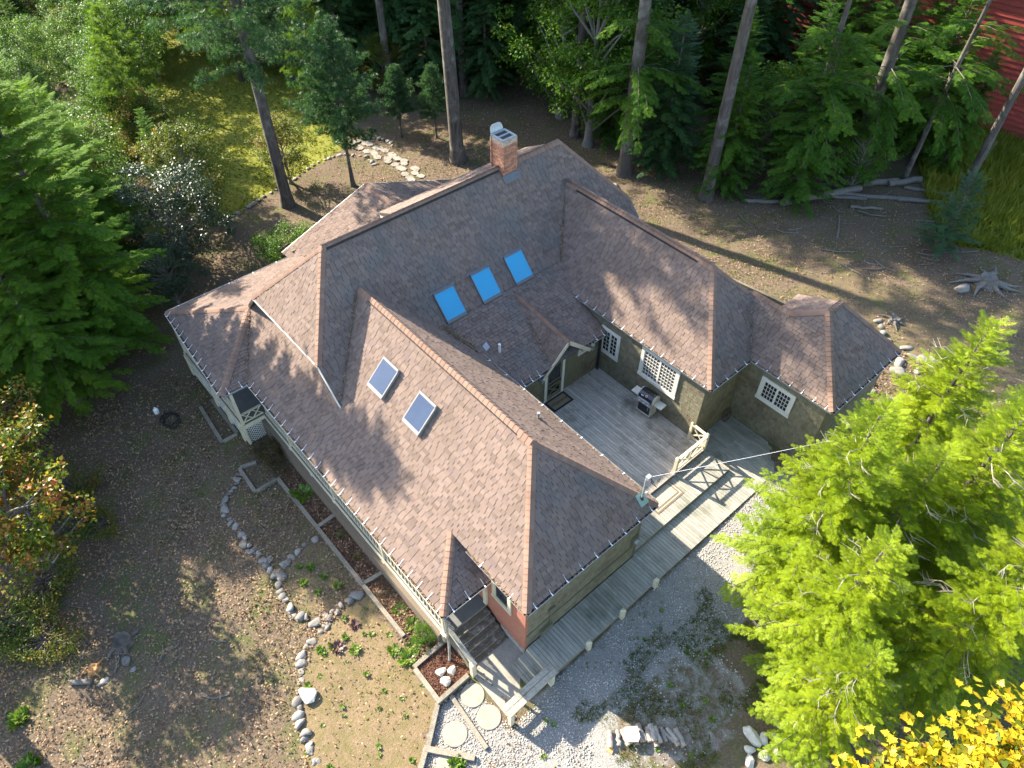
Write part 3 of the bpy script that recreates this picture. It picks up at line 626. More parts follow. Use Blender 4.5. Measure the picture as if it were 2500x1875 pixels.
# ---- fascia, gutters and gutter brackets
def gutter(p, q, nrm, brk=0.46, leaf=False, cut0=0.0, dark=False):
    p = Vector(p); q = Vector(q); e = (q-p).normalized(); L = (q-p).length; n = Vector((nrm[0], nrm[1], 0))
    d = -Vector((0, 0, 1))
    prof = [(0.0, 0.015), (0.0, 0.105), (0.085, 0.105), (0.115, 0.0), (0.105, 0.0), (0.078, 0.095), (0.008, 0.095), (0.008, 0.015)]
    ring = [n*a + d*b for a, b in prof]; V = [p + r for r in ring] + [q + r for r in ring]; k = len(prof)
    F = [(i, (i+1) % k, k+(i+1) % k, k+i) for i in range(k)] + [tuple(range(k)), tuple(range(2*k-1, k-1, -1))]
    g = part('gutter', new_mesh('gutter', V, F, 'gutter_metal'))
    part('fascia', MB().bar(p - n*0.02 + d*0.10, q - n*0.02 + d*0.10, 0.025, 0.17).mesh('fascia', 'white_trim'))
    # silt and leaves lying in the channel
    mb = MB(); s = 0.03
    while s < L - 0.05:
        if random.random() < (0.95 if leaf else 0.5):
            c = p + e*s + n*random.uniform(0.02, 0.09) + d*random.uniform(0.005, 0.04); a = random.uniform(0, 6.28); r = random.uniform(0.025, 0.05)
            A = (e*math.cos(a) + n*math.sin(a))*r; B = (n*math.cos(a) - e*math.sin(a))*r*0.6
            mb.add([c-A, c+B + Vector((0, 0, 0.012)), c+A, c-B], [(0, 1, 2, 3)])
        s += 0.022
    if mb.v: stuff(link('leaves', mb.mesh('gutter_leaves', 'dead_leaves'), g))
    silt = MB().bar(p + n*0.045 + d*0.07, q + n*0.045 + d*0.07, 0.07, 0.02).mesh('silt', 'brown_shrub_leaves' if leaf else 'roof_felt'); link('silt', silt, g)
    nb = max(1, int(L/brk)); up = Vector((0, 0, 1)); back = -n
    for i in range(nb):
        c = p + e*((i+0.5)*L/nb)
        mbk = MB().bar(c + n*0.12 + up*0.002, c - n*0.01 + up*0.012, 0.035, 0.006).bar(c + n*0.03 + up*0.012, c - n*0.16 + up*0.16, 0.010, 0.006)
        link('gutter_bracket', mbk.mesh('gutter_bracket', 'bracket_white'), g)
def off(p, dx, dy, dz=0): return (p[0]+dx, p[1]+dy, p[2]+dz)
gutter(off(C1, 0, 0), off(C2, 0, 0), (1, 0), 0.62)
gutter((11.6, -1.248, 3.685), (14.43, -1.248, 3.685), (0, -1), 1.3, True)
gutter((4.95, 4.662, 3.685), (14.40, 4.662, 3.685), (0, 1), 1.0, True)
gutter((-0.75, -2.97, 2.7), (12.46, -2.97, 2.7), (0, -1), 0.52, True)
gutter((12.46, -2.95, 2.7), (12.46, -1.02, 2.7), (1, 0), 0.62)
gutter((-0.82, -4.10, 2.7), (-0.80, -2.99, 2.7), (1, 0), 0.42)
gutter(PL, PK, (0.06, -1), 0.5)
gutter((-7.2, 2.4, 2.7), (-7.2, -3.75, 2.7), (-1, 0), 1.2)
gutter((4.75, 10.139, 3.766), (12.34, 10.139, 3.766), (0, -1), 0.52, True)
gutter((12.348, 10.16, 3.766), (12.348, 12.60, 3.766), (1, 0), 0.5)
gutter((12.4, 12.684, 3.778), (16.05, 12.684, 3.778), (0, -1), 0.52, True)
gutter((16.054, 12.70, 3.778), (16.054, 17.6, 3.778), (1, 0), 0.5)
gutter((6.85, 9.3, 2.90), (6.85, 10.18, 2.90), (1, 0), 0.34)
gutter((6.85, 4.75, 2.90), (6.85, 6.42, 2.90), (1, 0), 0.36)
part('gutter_end', MB().box((6.5, 6.30, 2.40), (6.95, 6.44, 2.47)).mesh('gutter_end', 'gutter_metal'))
part('gutter_end', MB().box((6.5, 9.26, 2.42), (6.95, 9.40, 2.49)).mesh('gutter_end', 'gutter_metal'))
# rakes and eave boards
for p, q in ((F0, (3.8, -1.15, zM(3.8))), (B0, F0), (F1, (3.27, 15.95, zM(3.27)))):
    part('fascia', MB().bar(Vector(p) + Vector((0, -0.02, -0.08)), Vector(q) + Vector((0, -0.02, -0.08)), 0.03, 0.13).mesh('fascia', 'white_trim'))
for p, q in ((GL, GA), (GA, GR)):
    part('rake_board', MB().bar(Vector(p) + Vector((0.02, 0, -0.085)), Vector(q) + Vector((0.02, 0, -0.085)), 0.035, 0.17).mesh('rake_board', 'cream_paint'))
for p, q in (((-7.82, 2.4, 2.62), (-7.82, 7.53, 4.39)), ((-7.82, 7.53, 4.39), (-7.82, 12.87, 2.52))):
    part('rake_board', MB().bar(p, q, 0.035, 0.18).mesh('rake_board', 'white_trim'))
part('soffit', MB().prism([(12.45, -2.95, 2.57), (14.4, -1.2, 3.55), (14.4, -1.05, 3.55), (12.45, -1.05, 2.57)][:0] or [(-0.75, -2.93, 2.56), (12.42, -2.93, 2.56), (12.42, -1.05, 2.56), (-0.75, -1.05, 2.56)], (0, 0, 0.02)).mesh('soffit', 'grey_paint_floor'))

# ---- windows
def window(c, wd, ht, e, n, cols, rows, sashes=2, trim=0.13, pane='dark_glass', name='window', trimmat='white_trim'):
    c = Vector(c); e = Vector(e); n = Vector(n); z = Vector((0, 0, 1)); T = trim
    wn = part(name, MB().prism([c - e*(wd/2-T) - z*(ht/2-T) + n*0.022, c + e*(wd/2-T) - z*(ht/2-T) + n*0.022, c + e*(wd/2-T) + z*(ht/2-T) + n*0.022, c - e*(wd/2-T) + z*(ht/2-T) + n*0.022], n*0.004).mesh('window_backing', 'black_metal'))
    def b(s0, s1, t0, t1, d0, d1, nm, mat):
        A = [c + e*s0 + z*t0 + n*d0, c + e*s1 + z*t0 + n*d0, c + e*s1 + z*t1 + n*d0, c + e*s0 + z*t1 + n*d0]
        return link(nm, MB().prism(A, n*(d1-d0)).mesh(nm, mat), wn)
    W, H = wd/2, ht/2
    b(-W, W, H-T, H, 0.02, 0.075, 'frame', trimmat); b(-W-0.02, W+0.02, -H-0.02, -H+T*0.9, 0.02, 0.085, 'sill', trimmat)
    b(-W, -W+T, -H+T*0.9, H-T, 0.02, 0.072, 'frame', trimmat); b(W-T, W, -H+T*0.9, H-T, 0.02, 0.072, 'frame', trimmat)
    sw = (wd - 2*T)/sashes
    for s in range(sashes):
        x0 = -W + T + s*sw; x1 = x0 + sw; fr = 0.045
        mb = MB()
        def q(s0, s1, t0, t1, d0=0.028, d1=0.058):
            A = [c + e*s0 + z*t0 + n*d0, c + e*s1 + z*t0 + n*d0, c + e*s1 + z*t1 + n*d0, c + e*s0 + z*t1 + n*d0]; mb.prism(A, n*(d1-d0))
        y0, y1 = -H + T*0.9, H - T
        q(x0, x1, y0, y0+fr); q(x0, x1, y1-fr, y1); q(x0, x0+fr, y0+fr, y1-fr); q(x1-fr, x1, y0+fr, y1-fr)
        gx_ = (x1-x0-2*fr)/cols; gy_ = (y1-y0-2*fr)/rows
        for i in range(1, cols): q(x0+fr+i*gx_-0.010, x0+fr+i*gx_+0.010, y0+fr, y1-fr, 0.03, 0.052)
        for j in range(1, rows): q(x0+fr, x1-fr, y0+fr+j*gy_-0.010, y0+fr+j*gy_+0.010, 0.031, 0.050)
        link('sash', mb.mesh('sash', trimmat), wn)
        for i in range(cols):
            for j in range(rows):
                b(x0+fr+i*gx_+0.01, x0+fr+(i+1)*gx_-0.01, y0+fr+j*gy_+0.01, y0+fr+(j+1)*gy_-0.01, 0.027, 0.036, 'pane', pane)
    return wn
X_, Y_ = (1, 0, 0), (0, 1, 0)
window((9.84, 10.27, 2.70), 2.02, 1.66, X_, (0, -1, 0), 5, 7, 2, 0.15, 'reflect_pane')
window((7.08, 10.27, 2.36), 1.10, 1.45, X_, (0, -1, 0), 2, 5, 2, 0.13)
window((13.80, 12.85, 2.63), 1.56, 1.22, X_, (0, -1, 0), 4, 4, 2, 0.15)
window((6.5, 9.30, 2.42), 1.0, 0.62, Y_, (1, 0, 0), 2, 1, 1, 0.13, name='window')
window((13.0, -1.0, 2.35), 0.95, 1.25, X_, (0, -1, 0), 1, 1, 1, 0.13, trimmat='cream_paint')
part('trim_board', MB().box((12.04, -1.10, 0.46), (12.20, -1.0, 2.56)).mesh('trim_board', 'cream_paint'))
# screen door under the entry gable
dr = part('screen_door', MB().box((6.515, 6.98, 0.50), (6.53, 7.86, 2.50)).mesh('screen', 'dark_glass'))
for y0, y1, z0, z1 in ((6.84, 6.98, 0.47, 2.62), (7.86, 8.0, 0.47, 2.62), (6.84, 8.0, 2.50, 2.62)):
    link('door_frame', MB().box((6.50, y0, z0), (6.585, y1, z1)).mesh('door_frame', 'white_trim'), dr)
for y0, y1, z0, z1 in ((6.985, 7.08, 0.50, 2.49), (7.76, 7.855, 0.50, 2.49), (7.08, 7.76, 0.50, 0.68), (7.08, 7.76, 2.39, 2.49), (7.08, 7.76, 1.18, 1.26), (7.08, 7.76, 1.44, 1.50)):
    link('stile', MB().box((6.531, y0, z0), (6.555, y1, z1)).mesh('stile', 'olive_board'), dr)
for k in range(6): link('spindle', MB().tube([(6.543, 7.16+k*0.104, 1.26), (6.543, 7.16+k*0.104, 1.44)], 0.012, 6).mesh('spindle', 'olive_board'), dr)
for s in (1, -1): link('brace', MB().bar((6.543, 7.42 - s*0.32, 0.70), (6.543, 7.42 + s*0.32, 1.16), 0.02, 0.05).mesh('brace', 'olive_board'), dr)
link('ornament', MB().tube([(6.535, 7.42, 0.93), (6.56, 7.42, 0.93)], 0.09, 10).mesh('ornament', 'olive_board'), dr)
link('handle', MB().bar((6.57, 7.80, 1.30), (6.57, 7.80, 1.46), 0.03, 0.03).mesh('handle', 'black_metal'), dr)
# corner downpipe by the deck
part('downpipe', MB().tube([(6.80, 10.05, 2.82), (6.66, 10.10, 2.6), (6.66, 10.10, 0.5)], 0.055, 8).mesh('downpipe', 'black_metal'))
part('downpipe', MB().tube([(12.52, -2.98, 2.62), (12.40, -2.90, 2.3), (12.40, -2.90, 0.35), (12.55, -3.02, 0.0), (12.62, -3.10, -0.36)], 0.05, 8).mesh('downpipe', 'rail_wood'))
# ---- skylights
def skylight(c, e, u, wd, ht, h, glass, tilt=0.0, cover='gutter_metal', tape=False):
    c = Vector(c); e = Vector(e).normalized(); u = Vector(u).normalized(); n = e.cross(u).normalized()
    if n.z < 0: n = -n
    def bx(s0, s1, t0, t1, h0, h1): return [c + e*s + u*t + n*hh for s, t, hh in ((s0,t0,h0),(s1,t0,h0),(s1,t1,h0),(s0,t1,h0),(s0,t0,h1),(s1,t0,h1),(s1,t1,h1),(s0,t1,h1))]
    BF = [(0,3,2,1),(4,5,6,7),(0,1,5,4),(1,2,6,5),(2,3,7,6),(3,0,4,7)]
    W, H = wd/2, ht/2
    sk = part('skylight', MB().add(bx(-W, W, -H, H, 0.0, h), BF).mesh('skylight_curb', cover))
    link('glass', MB().add(bx(-W+0.02, W-0.02, -H+0.03, H-0.03, h-0.02, h+0.016), BF).mesh('skylight_glass', glass), sk)
    link('head_cover', MB().add(bx(-W-0.01, W+0.01, H-0.035, H+0.05, h*0.6, h+0.035), BF).mesh('head_cover', 'lead_flashing' if tape else cover), sk)
    for s in (-1, 1): link('side_cover', MB().add(bx(s*W-0.022, s*W+0.022, -H, H-0.05, h*0.5, h+0.02), BF).mesh('side_cover', cover), sk)
    link('sill_cover', MB().add(bx(-W-0.01, W+0.01, -H-0.10, -H+0.045, 0.02, h+0.014), BF).mesh('sill_cover', cover), sk)
    if tape: link('flashing', MB().add(bx(-W-0.14, W+0.14, H+0.03, H+0.12, 0.02, 0.045), BF).mesh('flashing', 'lead_flashing'), sk)
for xc in (4.90, 7.14): skylight((xc, 0.36, zF(0.36)), (1, 0, 0), (0, 1, sW), 0.92, 1.12, 0.15, 'sky_glass', cover='frame_grey')
for yc in (4.85, 6.75, 8.58): skylight((2.80, yc, zM(2.80)), (0, 1, 0), (-1, 0, 1.09), 0.98, 1.22, 0.07, 'blue_glass', cover='lead_flashing', tape=True)
# ---- chimney
CX0, CX1, CY0, CY1, CZ1 = -0.46, 0.30, 9.90, 10.65, 9.20
ch = part('chimney', MB().box((CX0+0.02, CY0+0.02, 7.0), (CX1-0.02, CY1-0.02, CZ1-0.01)).mesh('chimney_core', 'mortar'))
bm_ = {}
for mat in ('brick', 'pale_brick'):
    for l in (0.205, 0.10): bm_[(mat, l)] = MB().box((0, -0.03, 0), (l-0.008, 0.03, 0.066)).mesh('brick', mat)
zc = 7.62; row = 0
while zc < CZ1 - 0.05:
    mat = 'pale_brick' if zc > CZ1 - 0.30 else 'brick'
    for (ax, ay, ex, ey, LL) in ((CX0, CY0, 1, 0, CX1-CX0), (CX1, CY0, 0, 1, CY1-CY0), (CX1, CY1, -1, 0, CX1-CX0), (CX0, CY1, 0, -1, CY1-CY0)):
        s = 0.0 if row % 2 else -0.1
        while s < LL - 0.02:
            l = 0.205
            a0 = max(s, 0); l = 0.10 if (s < 0 or s + 0.205 > LL + 0.02) else 0.205
            M = Matrix.Translation((ax + ex*a0, ay + ey*a0, zc)) @ Matrix.Rotation(math.atan2(ey, ex), 4, 'Z')
            M = M @ Matrix.Translation((0, 0.024 + random.uniform(-0.003, 0.003), 0))
            o = bpy.data.objects.new('brick', bm_[(mat, l)]); COL.objects.link(o); o.parent = ch; o.matrix_local = M
            s = a0 + l
    zc += 0.075; row += 1
mb = MB()
for a, b in (((CX0-0.02, CY0-0.02), (CX1+0.02, CY0+0.07)), ((CX0-0.02, CY1-0.07), (CX1+0.02, CY1+0.02)), ((CX0-0.02, CY0+0.07), (CX0+0.07, CY1-0.07)), ((CX1-0.07, CY0+0.07), (CX1+0.02, CY1-0.07)), ((CX0+0.35, CY0+0.07), (CX0+0.41, CY1-0.07))): mb.box((a[0], a[1], CZ1), (b[0], b[1], CZ1+0.07))
link('crown', mb.mesh('chimney_crown', 'galvanised'), ch)
link('flue', MB().box((CX0+0.08, CY0+0.08, CZ1-0.02), (CX1-0.08, CY1-0.08, CZ1+0.012)).mesh('flue', 'black_metal'), ch)
pts = [(CX0+0.04 + 0.0*t, CY0 + 0.03 + 0.69*(0.5 - 0.5*math.cos(t)), 0) for t in (0,)]
lid = []
for k in range(13):
    t = math.pi*k/12; lid.append((CX0 - 0.06 - 0.10*math.sin(t)**0.5 if 0 < k < 12 else CX0 - 0.06, (CY0+CY1)/2 - 0.34*math.copysign(abs(math.cos(t))**0.6, math.cos(t)), CZ1 + 0.04 + 0.34*abs(math.sin(t))**0.6))
link('lid', MB().prism(lid, (0.012, 0, 0)).mesh('chimney_lid', 'galvanised'), ch)
link('flashing', MB().box((CX0-0.03, CY0-0.03, 7.2), (CX1+0.03, CY1+0.03, 7.66)).mesh('chimney_flashing', 'lead_flashing'), ch)
link('flashing', MB().prism([(0.30, 9.82, zM(0.30)+0.02), (0.55, 9.82, zM(0.55)+0.04), (0.55, 10.73, zM(0.55)+0.04), (0.30, 10.73, zM(0.30)+0.02)], (0.02, 0, 0.02)).mesh('apron_flashing', 'lead_flashing'), ch)
# roof vents and service mast
vp = part('vent_pipe', MB().tube([(9.75, 3.45, zF(3.45)-0.05), (9.75, 3.45, zF(3.45)+0.22), (9.75, 3.45, zF(3.45)+0.34)], [0.045, 0.045, 0.06], 10).mesh('vent_pipe', 'galvanised'))
link('flange', MB().tube([(9.75, 3.45, zF(3.45)-0.06), (9.75, 3.45, zF(3.45)+0.06)], [0.17, 0.08], 10).mesh('flange', 'mat_brown'), vp)
part('vent_pipe', MB().tube([(5.25, 5.45, zL(5.25)-0.05), (5.25, 5.45, zL(5.25)+0.42)], 0.055, 10).mesh('vent_pipe', 'white_plastic'))
part('vent_cap', MB().prism([(4.75, 4.95, zL(4.75)+0.02), (5.0, 4.95, zL(5.0)+0.02), (5.0, 5.15, zL(5.0)+0.14), (4.75, 5.15, zL(4.75)+0.14)], (0, 0, 0.04)).mesh('vent_cap', 'galvanised'))
zma = 3.685 + 0.92*(14.43 - 14.08)
ms = part('service_mast', MB().tube([(14.08, 4.20, zma-0.3), (14.08, 4.20, zma+1.15), (14.10, 4.26, zma+1.24)], [0.035, 0.035, 0.055], 8).mesh('service_mast', 'galvanised'))
link('mast_boot', MB().prism([(13.92, 4.02, zma+0.18), (14.26, 4.02, zma-0.13), (14.26, 4.38, zma-0.13), (13.92, 4.38, zma+0.18)], (0.01, 0, 0.035)).mesh('mast_boot', 'verdigris'), ms)
link('mast_collar', MB().tube([(14.08, 4.20, zma), (14.08, 4.20, zma+0.15)], [0.075, 0.05], 8).mesh('mast_collar', 'black_metal'), ms)
link('weatherhead', MB().box((14.03, 4.18, zma+1.16), (14.17, 4.36, zma+1.28)).mesh('weatherhead', 'galvanised'), ms)
for k in range(3): link('loop_wire', MB().tube([(14.12, 4.34, zma+1.18), (14.16, 4.42+0.04*k, zma+0.85), (14.22+0.05*k, 4.55, zma+0.62), (14.2, 4.75+0.05*k, zma+0.8)], 0.010, 5).mesh('loop_wire', 'black_cable'), ms)
# meter and conduit on the end wall
mt = part('electric_meter', MB().box((14.12, 4.06, 1.25), (14.26, 4.34, 1.75)).mesh('meter_box', 'olive_board'))
link('meter_glass', MB().tube([(14.26, 4.20, 1.55), (14.36, 4.20, 1.55)], [0.10, 0.085], 12).mesh('meter_glass', 'galvanised'), mt)
part('junction_box', MB().box((14.12, 0.02, 1.55), (14.22, 0.28, 1.72)).mesh('junction_box', 'olive_board'))
part('conduit', MB().tube([(14.17, 0.12, 1.55), (14.17, 0.12, 0.55)], 0.025, 6).mesh('conduit', 'olive_board'))
part('junction_box', MB().box((14.12, -0.35, 0.35), (14.26, 0.18, 0.62)).mesh('junction_box', 'olive_board'))
part('trim_board', MB().box((14.12, -0.95, 0.98), (14.165, 4.35, 1.06)).mesh('trim_board', 'olive_board'))
# ---- porch: floor, posts, rail, skirt
PF = 0.42
fl = part('porch_floor', MB().box((-0.95, -2.80, PF-0.16), (12.15, -0.78, PF)).mesh('porch_floor', 'grey_paint_floor'))
part('porch_floor', MB().box((-6.95, -3.82, PF-0.161), (-0.95, -0.78, PF-0.001)).mesh('porch_floor', 'grey_paint_floor'))
part('floor_edge', MB().box((-6.98, -3.86, PF-0.2), (-0.90, -3.82, PF+0.01)).mesh('floor_edge', 'cream_paint'))
part('floor_edge', MB().box((-0.95, -3.82, PF-0.2), (-0.90, -2.80, PF+0.01)).mesh('floor_edge', 'cream_paint'))
part('floor_edge', MB().box((-0.90, -2.84, PF-0.2), (12.15, -2.80, PF+0.01)).mesh('floor_edge', 'cream_paint'))
def post(x, y, z0, z1, s=0.12, mat='cream_paint'): return part('porch_post', MB().box((x-s/2, y-s/2, z0), (x+s/2, y+s/2, z1)).mesh('porch_post', mat))
for x in (1.35, 4.83, 8.30, 11.95): post(x, -2.74, PF, 2.58)
for x in (-1.02, -4.0, -6.9): post(x, -3.76, PF, 2.58)
for x, y in ((1.35, -2.82), (3.1, -2.82), (4.83, -2.82), (8.30, -2.82), (11.95, -2.82), (-0.98, -2.9), (-0.98, -3.80), (-1.3, -3.88), (-4.0, -3.88), (-6.9, -3.86), (-2.6, -3.88)):
    part('skirt_post', MB().box((x-0.09, y-0.05, gz(x, y)-0.1), (x+0.09, y+0.05, PF-0.16)).mesh('skirt_post', 'cream_paint'))
def rail(a, b, z0, z1, nbal, xs=False):
    a = Vector(a); b = Vector(b); up = Vector((0, 0, 1))
    ro = part('porch_rail', MB().bar(a + up*z1, b + up*z1, 0.09, 0.05).mesh('top_rail', 'cream_paint'))
    link('bottom_rail', MB().bar(a + up*z0, b + up*z0, 0.05, 0.05).mesh('bottom_rail', 'cream_paint'), ro)
    for k in range(nbal):
        t = (k+1)/(nbal+1); c = a.lerp(b, t)
        link('baluster', MB().bar(c + up*z0, c + up*z1, 0.03, 0.03).mesh('baluster', 'cream_paint'), ro)
    if xs:
        for t0, t1 in ((0, 0.5), (0.5, 1)):
            for s in (0, 1): link('brace', MB().bar(a.lerp(b, t0) + up*(z1 if s else z0), a.lerp(b, t1) + up*(z0 if s else z1), 0.03, 0.04).mesh('brace', 'cream_paint'), ro)
for x0, x1 in ((1.41, 4.77), (4.89, 8.24), (8.36, 11.89)): rail((x0, -2.74, 0), (x1, -2.74, 0), PF+0.12, PF+0.85, 15)
rail((-0.9, -2.74, 0), (1.29, -2.74, 0), PF+0.12, PF+0.85, 10)
rail((-0.98, -3.70, 0), (-0.98, -2.80, 0), PF+0.12, PF+0.62, 0, True)
rail((-6.84, -3.76, 0), (-4.06, -3.76, 0), PF+0.12, PF+0.85, 12); rail((-3.94, -3.76, 0), (-1.08, -3.76, 0), PF+0.12, PF+0.85, 12)
def lattice(a, b, z0, z1):
    a = Vector(a); b = Vector(b); L = (b-a).length; e = (b-a)/L; n = e.cross(Vector((0, 0, 1))); H = z1-z0; mb = MB(); s = -H
    while s < L:
        for sg in (0, 1):
            p0, p1 = s, s+H; q0, q1 = 0.0, H
            if p0 < 0: q0 = -p0; p0 = 0
            if p1 > L: q1 = H-(p1-L); p1 = L
            if q1 - q0 > 0.03:
                if sg: A = a + e*p0 + Vector((0, 0, z0+q0)); B = a + e*p1 + Vector((0, 0, z0+q1))
                else: A = a + e*p0 + Vector((0, 0, z1-q0)); B = a + e*p1 + Vector((0, 0, z1-q1))
                mb.bar(A + n*0.006*(1 if sg else -1), B + n*0.006*(1 if sg else -1), 0.008, 0.036, up=(0, 0, 1))
        s += 0.15
    stuff(part('lattice', mb.mesh('lattice', 'white_trim')))
lattice((-0.985, -3.75, 0), (-0.985, -2.85, 0), -0.85, PF-0.2)
lattice((-0.9, -2.82, 0), (12.0, -2.82, 0), -0.55, PF-0.2)
lattice((-6.9, -3.84, 0), (-1.05, -3.84, 0), -0.95, PF-0.2)
part('skirt_backing', MB().box((-6.8, -3.0, -1.1), (11.9, -2.72, PF-0.17)).mesh('skirt_backing', 'mat_brown'))
# front steps
for k in range(5):
    z = PF - 0.145*(k+1); x0 = 12.15 + 0.25*k
    for j in (0, 1): part('stair_tread', MB().box((x0 + 0.004 + 0.137*j, -2.66, z-0.04), (x0 + 0.135 + 0.137*j, -1.08, z + 0.003*random.random())).mesh('stair_tread', 'peeling_tread'))
    part('stair_riser', MB().box((x0-0.012, -2.62, z), (x0+0.006, -1.10, z+0.12)).mesh('stair_riser', 'timber_wood'))
part('stringer', MB().prism([(12.15, -2.72, PF-0.04), (12.15, -2.72, -0.40), (13.5, -2.72, -0.40), (13.5, -2.72, -0.28)], (0, 0.055, 0)).mesh('stringer', 'timber_wood'))
part('newel_post', MB().box((13.46, -2.86, -0.40), (13.62, -2.70, 0.62)).mesh('newel_post', 'cream_paint'))
part('handrail', MB().bar((12.10, -2.75, 1.22), (13.64, -2.72, 0.60), 0.13, 0.04).mesh('handrail', 'rail_wood'))
part('handrail', MB().bar((12.15, -2.75, 0.86), (13.50, -2.72, 0.20), 0.04, 0.10).mesh('handrail', 'cream_paint'))
# ------------------------------------------------------------------ deck, landing, boardwalk
DZ, LZ, WZ = 0.47, 0.30, 0.12
def boards(parent, x0, x1, y0, y1, z, mat, wd=0.14, split=True, name='plank'):
    """boards running along x, laid side by side in y"""
    n = max(1, round((y1-y0)/wd)); wd = (y1-y0)/n; cache = {}
    for i in range(n):
        ya, yb = y0 + i*wd + 0.006, y0 + (i+1)*wd - 0.006
        cuts = [x0, x1]
        if split and x1 - x0 > 3: cuts = [x0, x0 + (x1-x0)*random.choice((0.35, 0.5, 0.62)), x1]
        for a, b in zip(cuts[:-1], cuts[1:]):
            zz = z + random.uniform(-0.003, 0.003)
            link(name, MB().box((a+0.003, ya, zz-0.035), (b-0.003, yb, zz)).mesh('plank', mat), parent)
deck = thing('deck', 'weathered grey plank deck in the corner between the cottage wings', 'deck', (9.7, 7.3, 0.3))
boards(deck, 6.53, 12.85, 4.42, 10.24, DZ, 'deck_wood')
link('frame', MB().box((6.6, 4.5, -0.2), (12.80, 10.2, DZ-0.04)).mesh('deck_frame', 'black_metal'), deck)
link('rim_board', MB().box((12.80, 4.44, 0.28), (12.848, 10.24, DZ-0.038)).mesh('rim_board', 'timber_wood'), deck)
# railing with crossed braces
def rpost(x, y, z0, h, s=0.11): return link('railing_post', MB().box((x-s/2, y-s/2, z0), (x+s/2, y+s/2, z0+h)).add([(x-s/2,y-s/2,z0+h),(x+s/2,y-s/2,z0+h),(x+s/2,y+s/2,z0+h),(x-s/2,y+s/2,z0+h),(x,y,z0+h+0.05)], [(0,1,4),(1,2,4),(2,3,4),(3,0,4)]).mesh('railing_post', 'cream_paint'), deck)
rpost(12.0, 10.17, DZ, 0.92); rpost(12.80, 10.14, DZ, 0.95, 0.13); rpost(12.80, 8.27, DZ-0.1, 1.05, 0.14)
for a, b, nx_ in (((12.0, 10.17), (12.80, 10.14), 1), ((12.80, 10.14), (12.80, 8.27), 2)):
    A = Vector((*a, 0)); B = Vector((*b, 0)); up = Vector((0, 0, 1))
    link('rail', MB().bar(A + up*1.33, B + up*1.33, 0.12, 0.045).mesh('top_rail', 'cream_paint'), deck)
    link('rail', MB().bar(A + up*0.60, B + up*0.60, 0.05, 0.09).mesh('bottom_rail', 'cream_paint'), deck)
    for i in range(nx_):
        for s in (0, 1): link('brace', MB().bar(A.lerp(B, i/nx_) + up*(1.31 if s else 0.62), A.lerp(B, (i+1)/nx_) + up*(0.62 if s else 1.31), 0.03, 0.05).mesh('brace', 'cream_paint'), deck)
    if nx_ == 2: link('brace', MB().bar(A.lerp(B, 0.5) + up*0.62, A.lerp(B, 0.5) + up*1.31, 0.04, 0.06).mesh('brace', 'cream_paint'), deck)
landing = thing('landing', 'bleached plank landing one step below the deck railing', 'landing', (13.5, 7.3, 0.1))
boards(landing, 12.86, 14.10, 4.46, 10.28, LZ, 'walk_wood', split=False)
link('rim_board', MB().box((14.06, 4.46, WZ), (14.10, 10.28, LZ-0.037)).mesh('rim_board', 'timber_wood'), landing)
link('rim_board', MB().box((12.86, 10.245, WZ), (14.06, 10.285, LZ-0.037)).mesh('rim_board', 'timber_wood'), landing)
walk = thing('boardwalk', 'long grey boardwalk along the cottage end wall with low cream posts', 'boardwalk', (14.8, 6.0, 0.0))
boards(walk, 14.17, 15.42, -0.95, 4.44, WZ, 'walk_wood', split=False)
boards(walk, 14.11, 15.42, 4.44, 10.29, WZ, 'walk_wood', split=False)
boards(walk, 12.13, 15.38, 10.29, 12.80, WZ, 'walk_wood', split=True)
link('rim_board', MB().box((15.36, -0.95, -0.28), (15.40, 12.8, WZ-0.036)).mesh('rim_board', 'timber_wood'), walk)
link('frame', MB().box((14.2, -0.9, -0.35), (15.34, 12.7, WZ-0.04)).mesh('walk_frame', 'black_metal'), walk)
for k in range(2):
    z = WZ - 0.14*(k+1); y1 = -0.955 - 0.36*k
    boards(walk, 14.18, 15.22, y1-0.36, y1, z, 'walk_wood', split=False, name='step_board')
    link('step_riser', MB().box((14.18, y1-0.012, z+0.002), (15.22, y1+0.004, z+0.10)).mesh('step_riser', 'cream_paint'), walk)
for x, y in ((15.47, 4.18), (15.47, 2.43), (15.48, 0.74), (15.50, -1.02), (15.56, -2.84)):
    h = 0.62 if y > 0 else 0.86; z = gz(x, y) - 0.05
    link('post', MB().box((x-0.075, y-0.075, z), (x+0.075, y+0.075, z+h)).add([(x-0.075,y-0.075,z+h),(x+0.075,y-0.075,z+h),(x+0.075,y+0.075,z+h),(x-0.075,y+0.075,z+h),(x,y,z+h+0.05)], [(0,1,4),(1,2,4),(2,3,4),(3,0,4)]).mesh('walk_post', 'cream_paint'), walk)
link('rail', MB().bar((15.28, -0.82, 0.60), (15.30, -2.92, 0.56), 0.20, 0.05).mesh('flat_rail', 'rail_wood'), walk)
link('rail', MB().bar((15.49, -0.82, 0.60), (15.53, -2.92, 0.56), 0.20, 0.05).mesh('flat_rail', 'rail_wood'), walk)
link('rail', MB().bar((15.42, -0.9, 0.12), (15.46, -2.9, 0.08), 0.04, 0.14).mesh('side_rail', 'cream_paint'), walk)
link('rail', MB().bar((15.42, -0.9, 0.40), (15.46, -2.9, 0.36), 0.04, 0.14).mesh('side_rail', 'cream_paint'), walk)
o = link('concrete_pad', MB().box((13.36, -2.80, -0.6), (15.30, -0.96, -0.30)).mesh('concrete_pad', 'concrete')); struct(o)
